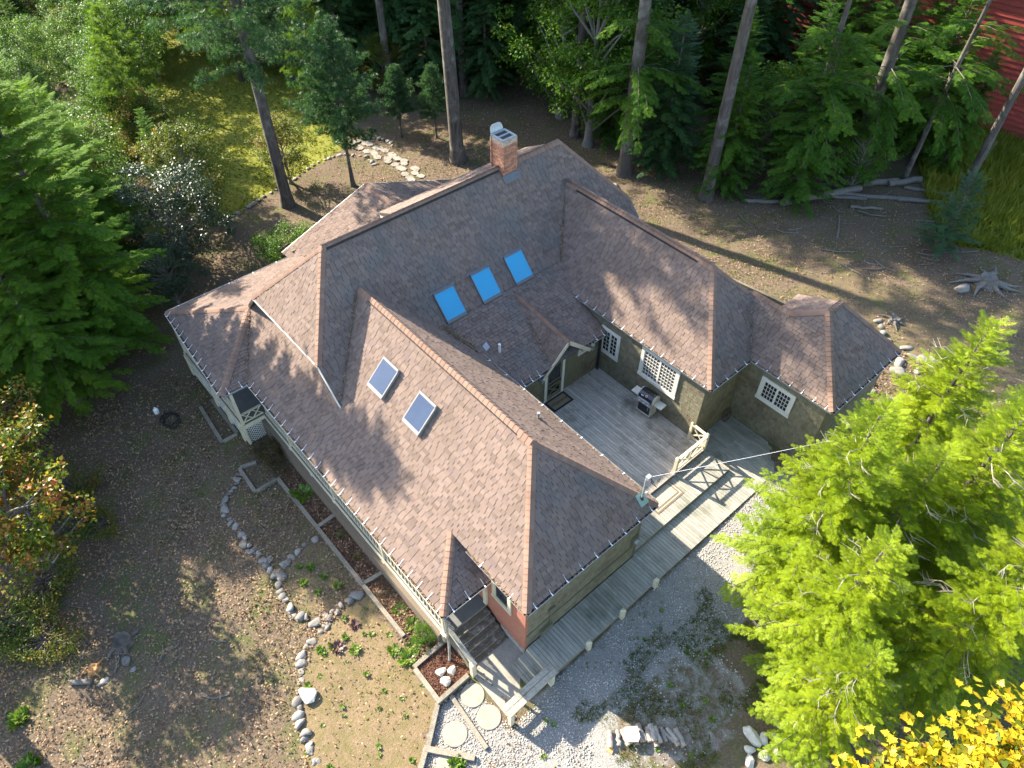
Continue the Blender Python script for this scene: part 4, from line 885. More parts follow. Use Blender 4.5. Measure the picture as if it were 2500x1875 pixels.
# mats
wm = thing('doormat', 'dark bordered doormat lettered Welcome at the screen door', 'doormat', (6.8, 7.4, DZ))
link('border', MB().box((6.62, 6.80, DZ+0.002), (7.30, 7.98, DZ+0.016)).mesh('border', 'mat_rubber'), wm)
link('coir', MB().box((6.71, 6.91, DZ+0.016), (7.21, 7.87, DZ+0.024)).mesh('coir', 'mat_coir'), wm)
fc = bpy.data.curves.new('welcome', 'FONT'); fc.body = 'Welcome'; fc.size = 0.24; fc.shear = 0.35; fc.align_x = 'CENTER'; fc.align_y = 'CENTER'; fc.extrude = 0.002
tmp = bpy.data.objects.new('welcome_tmp', fc); COL.objects.link(tmp)
tm = bpy.data.meshes.new_from_object(tmp.evaluated_get(bpy.context.evaluated_depsgraph_get())); bpy.data.objects.remove(tmp)
tm.materials.clear(); tm.materials.append(MATS['mat_letters'])
link('lettering', tm, wm, Matrix.Translation((6.96, 7.39, DZ+0.027)) @ Matrix.Rotation(R(90), 4, 'Z'))
m2 = thing('rug', 'tan outdoor rug with brown border bands on the landing', 'rug', (13.3, 7.2, LZ))
link('border', MB().box((12.90, 6.40, LZ+0.004), (13.64, 7.95, LZ+0.012)).mesh('rug_border', 'mat_brown'), m2)
link('field', MB().box((12.90, 6.47, LZ+0.012), (13.57, 7.88, LZ+0.016)).mesh('rug_band', 'mat_tan'), m2)
link('band', MB().box((12.90, 6.53, LZ+0.016), (13.51, 7.82, LZ+0.019)).mesh('rug_band', 'mat_brown'), m2)
link('centre', MB().box((12.90, 6.60, LZ+0.019), (13.44, 7.75, LZ+0.022)).mesh('rug_centre', 'mat_tan'), m2)
tag(link('round_mark', MB().tube([(10.2, 6.15, DZ+0.004), (10.2, 6.15, DZ+0.016)], [0.46, 0.45], 40).mesh('round_mark', 'deck_wood')), 'round grey fire pit mark on the deck near the front wing eave', 'mat')  # deck mark built as a thin disc
# gas grill, built around its own origin, facing -y
gl = local_thing('gas_grill', 'black and steel gas grill with folding side shelves on the deck', 'grill', (9.83, 9.90, DZ), rotz=R(3))
def gp_(nm, mb, mat, par=None): return link(nm, mb.mesh(nm, mat), par or gl)
gp_('cabinet', MB().box((-0.34, -0.22, 0.10), (0.34, 0.24, 0.68)), 'grill_side')
gp_('door', MB().box((-0.30, -0.245, 0.14), (0.30, -0.222, 0.62)), 'black_metal')
gp_('door_handle', MB().bar((0.22, -0.27, 0.40), (0.22, -0.27, 0.58), 0.025, 0.025), 'steel')
gp_('control_panel', MB().prism([(-0.38, -0.26, 0.68), (-0.38, -0.34, 0.72), (-0.38, -0.30, 0.86), (-0.38, -0.22, 0.86)], (0.76, 0, 0)), 'steel')
for k in (-0.22, 0.0, 0.22):
    gp_('knob', MB().tube([(k, -0.315, 0.79), (k, -0.36, 0.775)], [0.035, 0.03], 10), 'steel')
prof = [(-0.27, 0.86), (-0.29, 0.98), (-0.25, 1.10), (-0.12, 1.20), (0.06, 1.22), (0.20, 1.14), (0.25, 1.0), (0.25, 0.86)]
hd = gp_('hood', MB().prism([(-0.36, y, z) for y, z in prof], (0.72, 0, 0)), 'black_enamel')
for s in (-1, 1): link('hood_end', MB().prism([(s*0.36 if s < 0 else 0.36, y, z) for y, z in prof], (s*0.05, 0, 0)).mesh('hood_end', 'grill_side'), hd)
link('hood_handle', MB().tube([(-0.28, -0.34, 0.97), (0.28, -0.34, 0.97)], 0.018, 8).mesh('hood_handle', 'steel'), hd)
link('emblem', MB().tube([(0.02, -0.22, 1.135), (0.02, -0.238, 1.15)], 0.04, 14).mesh('emblem', 'red_enamel'), hd)
link('emblem_ring', MB().tube([(0.02, -0.215, 1.13), (0.02, -0.233, 1.145)], 0.05, 14).mesh('emblem_ring', 'white_plastic'), hd)
link('nameplate', MB().bar((-0.24, -0.262, 1.085), (-0.12, -0.262, 1.085), 0.012, 0.05).mesh('nameplate', 'white_plastic'), hd)
for s in (-1, 1):
    sh = gp_('side_shelf', MB().box((min(s*0.40, s*0.80), -0.20, 0.84), (max(s*0.40, s*0.80), 0.20, 0.875)), 'white_trim')
    link('shelf_bracket', MB().bar((s*0.42, 0, 0.70), (s*0.70, 0, 0.84), 0.03, 0.03).mesh('shelf_bracket', 'steel'), sh)
gp_('base', MB().box((-0.37, -0.27, 0.06), (0.37, 0.27, 0.10)), 'grill_side')
for sx in (-1, 1):
    for sy in (-1, 1): gp_('caster', MB().tube([(sx*0.32, sy*0.22-0.02, 0.03), (sx*0.32, sy*0.22+0.02, 0.03)], 0.03, 10), 'black_metal')
# iron wagon wheel leaning on the wall
wh = thing('wagon_wheel', 'rusty iron spoked wheel leaning on the wall above the boardwalk', 'wheel', (12.25, 12.4, WZ))
WC = Vector((12.27, 12.42, WZ+0.30)); tilt = 0.25
def wp(a, r): return WC + Vector((-math.sin(tilt)*math.sin(a)*r, math.cos(a)*r, math.cos(tilt)*math.sin(a)*r))
ring = [wp(2*math.pi*k/28, 0.30) for k in range(29)]
link('rim', MB().tube(ring, 0.022, 6, False).mesh('rim', 'rust_iron'), wh)
link('hub', MB().tube([WC + Vector((-0.05, 0, -0.01)), WC + Vector((0.07, 0, 0.02))], 0.045, 10).mesh('hub', 'rust_iron'), wh)
for k in range(7): link('spoke', MB().tube([WC, wp(2*math.pi*k/7+0.3, 0.29)], 0.013, 5).mesh('spoke', 'rust_iron'), wh)
# overhead cable from the mast
pts = []
A, B = Vector((14.17, 4.36, zma+1.25)), Vector((36.0, 42.0, 9.5))
A2 = Vector((15.9, 7.4, 5.15)); Bz = Vector((23.0, 21.0, 6.4))
for k in range(25): t = k/24; p = A.lerp(Bz, t); p.z -= 0.35*math.sin(math.pi*t); pts.append(p)
tag(link('overhead_cable', MB().tube(pts, 0.007, 5).mesh('overhead_cable', 'white_cable')), 'pale overhead cable running from the roof mast into the trees', 'cable')
tag(link('utility_pole', MB().tube([(23.0, 21.0, gz(23, 21)-0.3), (23.0, 21.0, 6.7)], [0.12, 0.09], 10).mesh('utility_pole', 'grey_bark')), 'utility pole that carries the overhead cable behind the bright hemlocks', 'pole')

# ------------------------------------------------------------------ garden timbers
def timber(a, b, label, group=None, w=0.15, h=0.16, name='landscape_timber', mat='timber_wood', lift=0.05):
    za, zb = gz(*a) + lift, gz(*b) + lift
    mb = MB().bar((a[0], a[1], za), (b[0], b[1], zb), w, h); c = Vector(((a[0]+b[0])/2, (a[1]+b[1])/2, (za+zb)/2))
    mb.v = [tuple(Vector(v) - c) for v in mb.v]
    o = link(name, mb.mesh(name, mat), None, Matrix.Translation(c)); return tag(o, label, 'timber', group)
LT = 'long weathered timber edging the mulch bed below the porch'
for a, b in (((1.62, -3.82), (4.85, -3.80)), ((4.87, -3.80), (8.20, -3.79)), ((8.22, -3.79), (10.86, -3.78))): timber(a, b, LT, 'timbers edging the mulch bed')
timber((4.83, -2.90), (4.86, -3.72), 'short cross timber dividing the mulch bed near the green clump'); timber((8.28, -2.90), (8.18, -3.70), 'short cross timber dividing the mulch bed nearer the front steps')
LB = 'mossy timber of the small raised box beside the brown bush'
for a, b in (((0.0, -4.74), (0.22, -4.10)), ((0.02, -4.80), (1.60, -4.86)), ((1.62, -4.80), (1.62, -3.90))): timber(a, b, LB, 'small raised box timbers')
LS = 'dark timber lying in the shade below the porch bay'
for a, b in (((-4.5, -4.55), (-1.86, -4.72)), ((-1.84, -4.64), (-1.82, -4.0)), ((-4.6, -3.95), (-1.9, -3.98))): timber(a, b, LS, 'shaded timbers below the porch bay')
pl = thing('planter_box', 'square timber planter of red mulch beside the front steps', 'planter', (12.7, -3.5, -0.4))
for a, b in (((11.98, -2.86), (12.02, -4.16)), ((12.10, -4.17), (13.55, -4.20)), ((13.48, -4.12), (13.46, -2.95))):
    link('timber', MB().bar((a[0], a[1], gz(*a)+0.09), (b[0], b[1], gz(*b)+0.09), 0.15, 0.24).mesh('planter_timber', 'timber_wood'), pl)
link('mulch', MB().prism([(12.05, -2.80, -0.45), (12.10, -4.10, -0.45), (13.40, -4.12, -0.45), (13.40, -2.80, -0.45)], (0, 0, 0.11)).mesh('mulch', 'red_mulch'), pl)
timber((13.50, -4.26), (14.38, -5.32), 'timber running from the planter box beside the pale gravel', w=0.16, h=0.2)
timber((14.30, -5.42), (15.60, -4.38), 'timber step crossing the gravel below the round stones', w=0.18, h=0.2)
timber((14.42, -5.44), (15.2, -6.5), 'timber edging gravel below the timber step', w=0.16, h=0.2)
timber((13.58, -3.78), (15.62, -3.92), 'diagonal timber laid between the round stepping stones', w=0.14, h=0.1)
tb = [(15.28, 12.95, 16.25, 13.45), (16.25, 13.45, 16.55, 17.95), (16.5, 18.0, 15.6, 17.85)]
for x0, y0, x1, y1 in ((16.35, 12.95, 16.55, 17.9), (16.5, 17.95, 15.7, 17.75)): timber((x0, y0), (x1, y1), 'dark timber edging the leafy bed along the east room wall', 'timbers edging the east bed', w=0.12, h=0.14)
for i, (x, y) in enumerate(((14.04, -3.22), (14.94, -3.26), (14.61, -4.40), (15.21, -5.19))):
    mb = MB().tube([(0, 0, -0.06), (0, 0, 0.035), (0, 0, 0.045)], [0.40, 0.40, 0.385], 36)
    tag(link('stepping_stone', mb.mesh('stepping_stone', 'pale_concrete'), None, Matrix.Translation((x, y, gz(x, y)))), 'round pale concrete stepping stone set in the gravel', 'stepping stone', 'round stepping stones')
# ------------------------------------------------------------------ stones
STM = []
def rock_mesh(seed, mat, flat=0.7, blocky=0.0, lo=0.45):
    import bmesh
    r = random.Random(seed); bm = bmesh.new(); bmesh.ops.create_icosphere(bm, subdivisions=2, radius=1.0)
    dirs = [Vector((r.gauss(0, 1), r.gauss(0, 1), r.gauss(0, 1))).normalized() for _ in range(11)]; amp = [r.uniform(lo, lo + 0.33) for _ in dirs]
    sx, sy = r.uniform(1.1, 1.5), r.uniform(0.95, 1.25)
    for v in bm.verts:
        p = v.co.copy()
        for d, a_ in zip(dirs, amp):
            k = p.dot(d)
            if k > a_: p -= d*(k - a_)*0.95
        p += Vector((math.sin(p.y*4+seed), math.sin(p.z*5+seed), math.sin(p.x*4.5+seed)))*0.035
        v.co = Vector((p.x*sx, p.y*sy, p.z*flat))
    me = bpy.data.meshes.new('stone'); bm.to_mesh(me); bm.free(); me.materials.append(MATS[mat])
    for p in me.polygons: p.use_smooth = len(me.polygons) > 10 and blocky < 0.5
    return me
FS = [rock_mesh(i, 'field_stone', 0.6) for i in range(8)]; WSM = [rock_mesh(40+i, 'white_stone', 0.75, 1.0, 0.58) for i in range(6)]
def stone(x, y, s, label, group, meshes=FS, name='stone', sink=0.3, cat='stone'):
    o = bpy.data.objects.new(name, random.choice(meshes)); COL.objects.link(o)
    o.location = (x, y, gz(x, y) + s*(0.55-sink)); o.rotation_euler = (random.uniform(-0.2, 0.2), random.uniform(-0.2, 0.2), random.uniform(0, 6.28)); k = s*random.uniform(0.85, 1.2); o.scale = (k*random.uniform(0.9, 1.25), k, k)
    return tag(o, label, cat, group)
def along(pts, step):
    out = []; carry = 0.0
    for (x0, y0), (x1, y1) in zip(pts[:-1], pts[1:]):
        L = math.hypot(x1-x0, y1-y0); s = carry
        while s < L: t = s/L; out.append((x0+(x1-x0)*t, y0+(y1-y0)*t)); s += step*random.uniform(0.75, 1.3)
        carry = s - L
    return out
B1P = [(0.3, -4.9), (0.8, -5.4), (1.1, -5.9), (1.5, -6.2), (2.0, -6.3), (2.9, -6.2), (3.5, -6.3), (4.7, -6.1), (5.5, -6.0), (6.0, -6.0), (6.5, -6.3), (7.4, -6.3), (7.9, -6.1), (8.3, -5.8)]
B1Q = [(8.5, -5.4), (8.7, -6.0), (8.9, -6.7), (9.6, -7.2), (10.5, -7.8), (11.4, -8.1), (12.4, -8.3)]
B2P = [(5.7, -5.8), (5.4, -5.5), (5.3, -4.9), (5.15, -4.1)]; B3P = [(8.6, -5.6), (8.4, -5.0), (8.3, -4.5), (8.5, -4.05)]
for P_, lb, gp in ((B1P, 'grey fieldstone in the curving border round the upper beds', 'upper bed border stones'), (B1Q, 'grey fieldstone in the border between sandy bed and leafy yard', 'sandy bed border stones'), (B2P, 'grey fieldstone in the short row dividing the two upper beds', 'stones dividing the upper beds'), (B3P, 'grey fieldstone in the short row at the top of the sandy bed', 'stones above the sandy bed')):
    for x, y in along(P_, 0.27):
        stone(x + random.gauss(0, 0.05), y + random.gauss(0, 0.05), random.uniform(0.10, 0.19), lb, gp, sink=0.42)
        if random.random() < 0.45: stone(x + random.gauss(0, 0.12), y + random.gauss(0, 0.12), random.uniform(0.07, 0.12), lb, gp)
stone(10.35, -7.35, 0.25, 'large white boulder in the sandy bed border', None, WSM)
for x, y in ((12.75, -3.55), (12.95, -3.25), (13.1, -3.62)): stone(x, y, 0.15 if x < 13 else 0.19, 'white stone sitting in the red mulch planter', 'planter stones', WSM, sink=0.0)
for x, y in ((21.3, 3.6), (21.2, 2.8), (21.5, 3.1), (21.9, 3.4), (21.1, 2.2), (21.7, 2.8), (21.5, 2.4), (21.3, 1.9), (20.9, 2.6)): stone(x, y, random.uniform(0.15, 0.21), 'sunlit white boulder in the cluster under the bright hemlock', 'white boulder cluster', WSM)
for x, y in ((15.1, 18.9), (15.7, 18.4), (16.3, 18.2), (14.4, 22.1), (14.9, 21.8), (15.5, 21.2), (15.3, 22.2), (15.8, 21.9), (16.2, 22.0), (16.4, 21.2), (16.5, 22.3), (16.6, 21.7), (16.7, 20.2), (17.7, 20.5), (18.0, 20.7), (17.4, 22.9), (15.6, 20.9), (15.8, 20.4), (13.7, 22.7), (14.0, 22.3), (13.4, 23.0)):
    stone(x, y, random.uniform(0.16, 0.3), 'grey boulder in the rockery beyond the east room', 'rockery boulders')
for x, y in along([(-18.1, 2.6), (-18.3, 4.0), (-18.9, 6.0), (-19.3, 8.3), (-20.2, 10.7), (-19.9, 12.6), (-18.6, 13.6), (-17.0, 13.4)], 0.42): stone(x, y, random.uniform(0.10, 0.18), 'grey stone in the low edging along the back lawn', 'back lawn edging stones')
for x, y in along([(-20.8, 14.9), (-20.0, 15.6), (-18.9, 15.9), (-18.2, 15.6)], 0.4): stone(x, y, random.uniform(0.12, 0.22), 'grey stone in the curb beyond the flagstone path', 'path curb stones')
for i, t in enumerate(np.linspace(0, 1, 15)):
    for s in (-0.35, 0.35):
        px = -20.6 + 6.8*t + random.gauss(0, 0.12); py = 14.1 + 0.6*math.sin(t*2.6) + s + random.gauss(0, 0.08); n = 6
        poly = [(px + math.cos(a)*0.34*random.uniform(0.75, 1.1), py + math.sin(a)*0.30*random.uniform(0.75, 1.1), gz(px, py)+0.02) for a in [k*2*math.pi/n for k in range(n)]]
        tag(link('flagstone', MB().prism(poly, (0, 0, 0.05)).mesh('flagstone', 'flagstone')), 'pale flagstone in the path behind the cottage', 'flagstone', 'path flagstones')
stone(-4.2, 22.8, 0.3, 'mossy boulder at the foot of the tall trunk behind the roof', None); stone(15.0, 28.3, 0.35, 'flat grey boulder lying beside the bleached stump', None)
# ------------------------------------------------------------------ firewood, logs, stump
fw = (18.55, 0.0)
def logobj(name, a, b, r, label, cat, group=None, mat='log_bark', end='cut_wood', n=10, z=None, bend=0.04):
    A = Vector((a[0], a[1], (gz(*a[:2]) if len(a) < 3 else a[2]) + (r if len(a) < 3 else 0))); B = Vector((b[0], b[1], (gz(*b[:2]) if len(b) < 3 else b[2]) + (r if len(b) < 3 else 0)))
    t = thing(name, label, cat, A, group)
    pts = [A.lerp(B, k/5) + Vector((random.gauss(0, bend), random.gauss(0, bend), random.gauss(0, bend*0.4)))*(0 < k < 5) for k in range(6)]
    link('bark', MB().tube(pts, [r*random.uniform(0.9, 1.1) for _ in pts], n).mesh('log', mat), t)
    d = (B-A).normalized()
    for p, s in ((A, -1), (B, 1)): link('cut_end', MB().tube([p, p + d*s*0.006], r*0.9, n).mesh('cut_end', end), t)
    return t
e = Vector((0.985, 0.17, 0)); bz = gz(18.5, 0)
FWL = 'grey barked split log in the firewood pile on the gravel'
for i in range(11):
    c = Vector((18.0 + 0.145*i + random.gauss(0, 0.02), -0.66 + 0.165*i - 0.006*(i-5)**2 + random.gauss(0, 0.03), 0)); an = -0.65 + 0.05*i + random.gauss(0, 0.13); hw = Vector((math.cos(an), math.sin(an), 0))*random.uniform(0.21, 0.30)
    r = random.uniform(0.055, 0.105); zz = bz + r + 0.01
    logobj('firewood_log', (c.x-hw.x, c.y-hw.y, zz), (c.x+hw.x, c.y+hw.y, zz + random.uniform(-0.02, 0.04)), r, FWL, 'log', 'firewood pile', n=8, bend=0.014)
    if i in (2, 3, 5, 6, 8): an += random.gauss(0, 0.25); hw = Vector((math.cos(an), math.sin(an), 0))*0.24; logobj('firewood_log', (c.x-hw.x+0.05, c.y-hw.y+0.08, zz+0.15), (c.x+hw.x+0.05, c.y+hw.y+0.08, zz+0.13), r*0.85, FWL, 'log', 'firewood pile', n=8, bend=0.014)
sb = MB().prism([(18.10, -0.30, bz+0.26), (18.42, -0.58, bz+0.27), (18.68, -0.30, bz+0.29), (18.62, -0.15, bz+0.29), (18.34, 0.02, bz+0.27)], (0, 0, 0.06))
tag(link('cut_slab', sb.mesh('cut_slab', 'cut_slab')), 'white cut slab lying on top of the firewood pile', 'slab')
tag(link('bark_chip', MB().prism([(18.15, -1.15, gz(18.1, -1.1)+0.02), (18.35, -1.10, gz(18.1, -1.1)+0.02), (18.30, -0.95, gz(18.1, -1.1)+0.05), (18.18, -0.98, gz(18.1, -1.1)+0.05)], (0, 0, 0.05)).mesh('bark_chip', 'cut_wood')), 'orange wood chunk on the gravel near the firewood', 'wood chunk')
DL = 'fallen grey log lying at the edge of the wood'
for a, b, r, lb in (((4.2, 28.1), (6.5, 32.8), 0.22, 'thick fallen trunk lying across the edge of the wood'), ((5.6, 31.2), (9.6, 34.2), 0.13, DL), ((7.4, 34.4), (8.5, 36.2), 0.20, DL), ((6.3, 33.4), (7.6, 35.2), 0.18, DL), ((8.6, 33.4), (11.8, 35.9), 0.12, DL), ((2.4, 26.9), (3.9, 28.3), 0.12, DL), ((7.1, 30.8), (8.5, 31.9), 0.09, DL), ((5.4, 30.6), (7.3, 32.2), 0.10, DL), ((8.2, 34.9), (10.4, 36.0), 0.11, DL)):
    logobj('fallen_log', a, b, r, lb, 'log', 'fallen logs' if lb is DL else None, mat='dead_wood', end='dead_wood')
def stick(pts, r, label, group, z=0.03):
    P3 = [(x, y, gz(x, y)+z+r) for x, y in pts]
    return tag(link('stick', MB().tube(P3, [r*(1 - 0.12*k) for k in range(len(P3))], 6).mesh('stick', 'dead_wood')), label, 'stick', group)
for i in range(34):
    x, y = random.uniform(2, 13), random.uniform(25.5, 33.5); a = random.uniform(-0.6, 1.4); l = random.uniform(0.5, 1.9)
    stick([(x, y), (x + math.cos(a)*l*0.5, y + math.sin(a)*l*0.5 + random.uniform(-0.12, 0.12)), (x + math.cos(a+0.2)*l, y + math.sin(a+0.2)*l)], random.uniform(0.02, 0.045), 'bare dead stick on the leafy ground near the fallen logs', 'sticks near the logs')
stick([(8.3, 27.5), (7.8, 28.5), (7.2, 29.5)], 0.06, 'thick bare stick on open ground beyond the right wing', None)
for i in range(16):
    x, y = random.uniform(1, 9), random.uniform(-14.5, -8.5); a = random.uniform(0, 3.1); l = random.uniform(0.4, 1.2)
    stick([(x, y), (x + math.cos(a)*l*0.5, y + math.sin(a)*l*0.5), (x + math.cos(a+0.25)*l, y + math.sin(a+0.25)*l)], random.uniform(0.012, 0.03), 'thin dead stick on the leafy ground of the front yard', 'front yard sticks')
def stump(x, y, r, h, label, roots=7, mat='dead_wood', rl=1.2):
    t = thing('tree_stump', label, 'stump', (x, y, gz(x, y))); z = gz(x, y)
    nseg = 14; top = [h*random.uniform(0.75, 1.1) for _ in range(nseg)]
    V = []; F = []
    for j, (rr, hh) in enumerate(((1.5, 0.0), (1.1, 0.35), (1.0, 1.0))):
        for k in range(nseg): a = 2*math.pi*k/nseg; w_ = 1 + 0.12*math.sin(3*a+x); V.append((x + math.cos(a)*r*rr*w_, y + math.sin(a)*r*rr*w_, z + (top[k]*hh)))
    for k in range(nseg): V.append((x + math.cos(2*math.pi*k/nseg)*r*0.55, y + math.sin(2*math.pi*k/nseg)*r*0.55, z + h*0.55))
    for j in range(3):
        for k in range(nseg): F.append((j*nseg+k, j*nseg+(k+1) % nseg, (j+1)*nseg+(k+1) % nseg, (j+1)*nseg+k))
    F.append(tuple(3*nseg+k for k in range(nseg)))
    link('trunk', new_mesh('stump', V, F, mat), t)
    for k in range(roots):
        a = 2*math.pi*k/roots + random.uniform(-0.3, 0.3); l = rl*random.uniform(0.6, 1.3)
        link('root', MB().tube([(x + math.cos(a)*r*0.8, y + math.sin(a)*r*0.8, z + h*0.4), (x + math.cos(a)*(r+l*0.4), y + math.sin(a)*(r+l*0.4), z + 0.10), (x + math.cos(a+0.15)*(r+l), y + math.sin(a+0.15)*(r+l), z + 0.0)], [r*0.35, r*0.22, 0.03], 7).mesh('root', mat), t)
stump(15.63, 29.6, 0.42, 0.5, 'bleached tree stump with spreading roots on open ground', 8, 'dead_wood', 1.3)
stump(4.3, -11.4, 0.30, 0.35, 'rotten hollow brown stump in the front yard leaves', 4, 'twig', 0.4)
stump(13.9, 23.6, 0.2, 0.25, 'small gnarled grey stump beside the rockery boulders', 6, 'dead_wood', 0.5)
stump(4.55, -12.55, 0.16, 0.2, 'small pale cut stump in the front yard leaves', 3, 'cut_wood', 0.2)
tag(link('split_log', MB().tube([(4.5, -13.3, gz(4.5, -13.3)+0.08), (4.95, -12.75, gz(5, -12.7)+0.08)], 0.09, 8).mesh('split_log', 'dead_wood')), 'short grey log beside the small pale stump', 'log')
tag(link('cut_log', MB().tube([(5.05, -11.6, gz(5, -11.6)), (5.1, -11.55, gz(5, -11.6)+0.22)], [0.14, 0.14], 10).mesh('cut_log', 'dead_wood')), 'upright grey log round standing in the front yard leaves', 'log')
stone(5.5, -11.5, 0.13, 'small grey stone beside the upright log round', None); stone(5.2, -12.45, 0.14, 'greenish stone lying alone in the front yard leaves', None)
tag(link('white_jug', MB().tube([(-5.6, -6.2, gz(-5.6, -6.2)), (-5.6, -6.2, gz(-5.6, -6.2)+0.3), (-5.6, -6.2, gz(-5.6, -6.2)+0.36), (-5.6, -6.2, gz(-5.6, -6.2)+0.42)], [0.11, 0.11, 0.04, 0.04], 12).mesh('white_jug', 'white_plastic')), 'white plastic jug standing in shade by the coiled hose', 'jug')
hz = gz(-4.8, -6.0); hp = []
for k in range(130): a = k*0.29; r = 0.34 + 0.08*math.sin(k*0.7) + 0.05*math.sin(k*0.13); hp.append((-4.7 + math.cos(a)*r*1.3, -5.9 + math.sin(a)*r, hz + 0.03 + 0.0012*k))
tag(link('coiled_hose', MB().tube(hp, 0.018, 5).mesh('coiled_hose', 'black_cable')), 'black coiled hose on shaded ground near the porch bay', 'hose')
# ------------------------------------------------------------------ red barn beyond the wood
barn = thing('red_barn', 'large red barn with horizontal siding beyond the trees', 'barn', (4.8, 44.5, 0.6))
bd = Vector((0.9918, 0.1276, 0)); bn = Vector((0.1276, -0.9918, 0)); b0 = Vector((-1.05, 43.76, 0.35)) - bd*12; BL = 34.0
link('wall', MB().prism([b0, b0 + bd*BL, b0 + bd*BL + Vector((0, 0, 10.2)), b0 + Vector((0, 0, 10.2))], -bn*0.2).mesh('barn_wall', 'red_roofing'), barn)
bmesh_ = None
for k in range(30):
    z = 0.45 + k*0.325
    A = [b0 + Vector((0, 0, z)) + bn*0.11, b0 + Vector((0, 0, z)) + bn*0.02, b0 + Vector((0, 0, z+0.325)) + bn*0.02, b0 + Vector((0, 0, z+0.30)) + bn*0.05]
    link('siding_board', MB().prism(A, bd*BL).mesh('siding_board', 'red_siding'), barn)
link('footing', MB().prism([b0 + bn*0.30 + Vector((0, 0, -0.2)), b0 + bn*0.02 + Vector((0, 0, -0.2)), b0 + bn*0.02 + Vector((0, 0, 0.43)), b0 + bn*0.30 + Vector((0, 0, 0.40))], bd*BL).mesh('footing', 'pale_concrete'), barn)
rf = [b0 + bn*0.6 + Vector((0, 0, 9.9)), b0 + bd*BL + bn*0.6 + Vector((0, 0, 9.9)), b0 + bd*BL - bn*7 + Vector((0, 0, 14)), b0 - bn*7 + Vector((0, 0, 14))]
link('roof', MB().prism(rf, (0, 0, 0.15)).mesh('barn_roof', 'red_roofing'), barn)
link('wall', MB().prism([b0 + bd*BL, b0 + bd*BL - bn*14, b0 + bd*BL - bn*14 + Vector((0, 0, 10)), b0 + bd*BL - bn*7 + Vector((0, 0, 14)), b0 + bd*BL + Vector((0, 0, 10))], -bd*0.2).mesh('barn_gable', 'red_siding'), barn)
for (a, b, lb) in (((6.9, 44.8), (6.75, 39.6), 'long pale plank walk in tall grass before the red barn'), ((9.45, 43.7), (9.9, 40.9), 'short pale plank walk in tall grass before the red barn')):
    t = thing('plank_walk', lb, 'plank walk', (a[0], a[1], gz(*a)))
    L = math.hypot(b[0]-a[0], b[1]-a[1]); n = int(L/0.5)
    for k in range(n):
        x0, y0 = a[0] + (b[0]-a[0])*k/n, a[1] + (b[1]-a[1])*k/n; x1, y1 = a[0] + (b[0]-a[0])*(k+0.95)/n, a[1] + (b[1]-a[1])*(k+0.95)/n
        link('plank', MB().bar((x0, y0, gz(x0, y0)+0.25), (x1, y1, gz(x1, y1)+0.25), 0.42, 0.06).mesh('plank', 'pale_concrete'), t)
# ------------------------------------------------------------------ trees and plants
def frond_template(n=7, L=1.0, ang=0.95, wd=0.045):
    """flat feathery spray along +x: narrow diamonds on both sides of the twig"""
    V = []; F = []
    def dia(p, d, l, w_):
        p = np.array(p, float); d = np.array(d, float); s = np.array([-d[1], d[0], 0.0])
        b = len(V); V.extend([p, p + d*l*0.45 + s*w_, p + d*l + np.array([0, 0, -0.10*l]), p + d*l*0.45 - s*w_]); F.append((b, b+1, b+2, b+3))
    for i in range(n):
        x = 0.06 + 0.84*i/n; l = 0.40*(1 - 0.62*(i/n)) + 0.04
        for s in (-1, 1): dia((x + (0.04 if s > 0 else 0), 0, -0.05*x*x), (math.cos(ang), s*math.sin(ang), 0), l*(0.85 + 0.3*((i*7 + s) % 3)/2), wd)
    dia((0.55, 0, -0.02), (1, 0, 0), 0.45, wd); dia((0.0, 0, 0), (1, 0, 0), 0.6, wd*0.5)
    return np.array(V), np.array(F)
def tuft_template(n=16, wd=0.05):
    r = np.random.default_rng(3); V = []; F = []
    for k in range(n):
        a = 2*math.pi*k*0.618; z = 0.95 - 1.15*(k+0.5)/n; rr = math.sqrt(max(0, 1-z*z)); d = np.array([z*0.75 + 0.25, rr*math.cos(a), rr*math.sin(a)]); d /= np.linalg.norm(d)
        s = np.cross(d, [0.3, 0.5, 0.81]); s /= np.linalg.norm(s); b = len(V)
        V += [d*0.05 - s*wd, d*0.05 + s*wd, d*r.uniform(0.75, 1.05)]; F.append((b, b+1, b+2))
    return np.array(V), np.array(F)
LEAF_T = (np.array([(0, 0, 0), (0.42, 0.30, 0.05), (1.0, 0, -0.10), (0.42, -0.30, 0.05)], float), np.array([(0, 1, 2, 3)]))
MAPLE_P = [(0.0, 0.0), (0.10, 0.12), (-0.04, 0.40), (0.20, 0.36), (0.30, 0.56), (0.42, 0.30), (0.62, 0.34), (0.70, 0.16), (1.0, 0.0)]
MAPLE_V = [(x, y, 0.10*abs(y) - 0.10*x*x) for x, y in MAPLE_P] + [(x, -y, 0.10*abs(y) - 0.10*x*x) for x, y in MAPLE_P[1:-1]]
MAPLE_F = [(0, 8, 3, 2, 1)] + [(8, 7, 6, 5, 4, 3)] + [(0, 9, 10, 11, 8)] + [(8, 11, 12, 13, 14, 15)]
MAPLE_T = (np.array(MAPLE_V, float), None)
mt_tris = []
for f in MAPLE_F:
    for i in range(1, len(f)-1): mt_tris.append((f[0], f[i], f[i+1]))
MAPLE_T = (np.array(MAPLE_V, float), np.array(mt_tris))
FROND = frond_template(9, wd=0.030, ang=0.85); FROND_LO = frond_template(5, wd=0.065); TUFT = tuft_template()
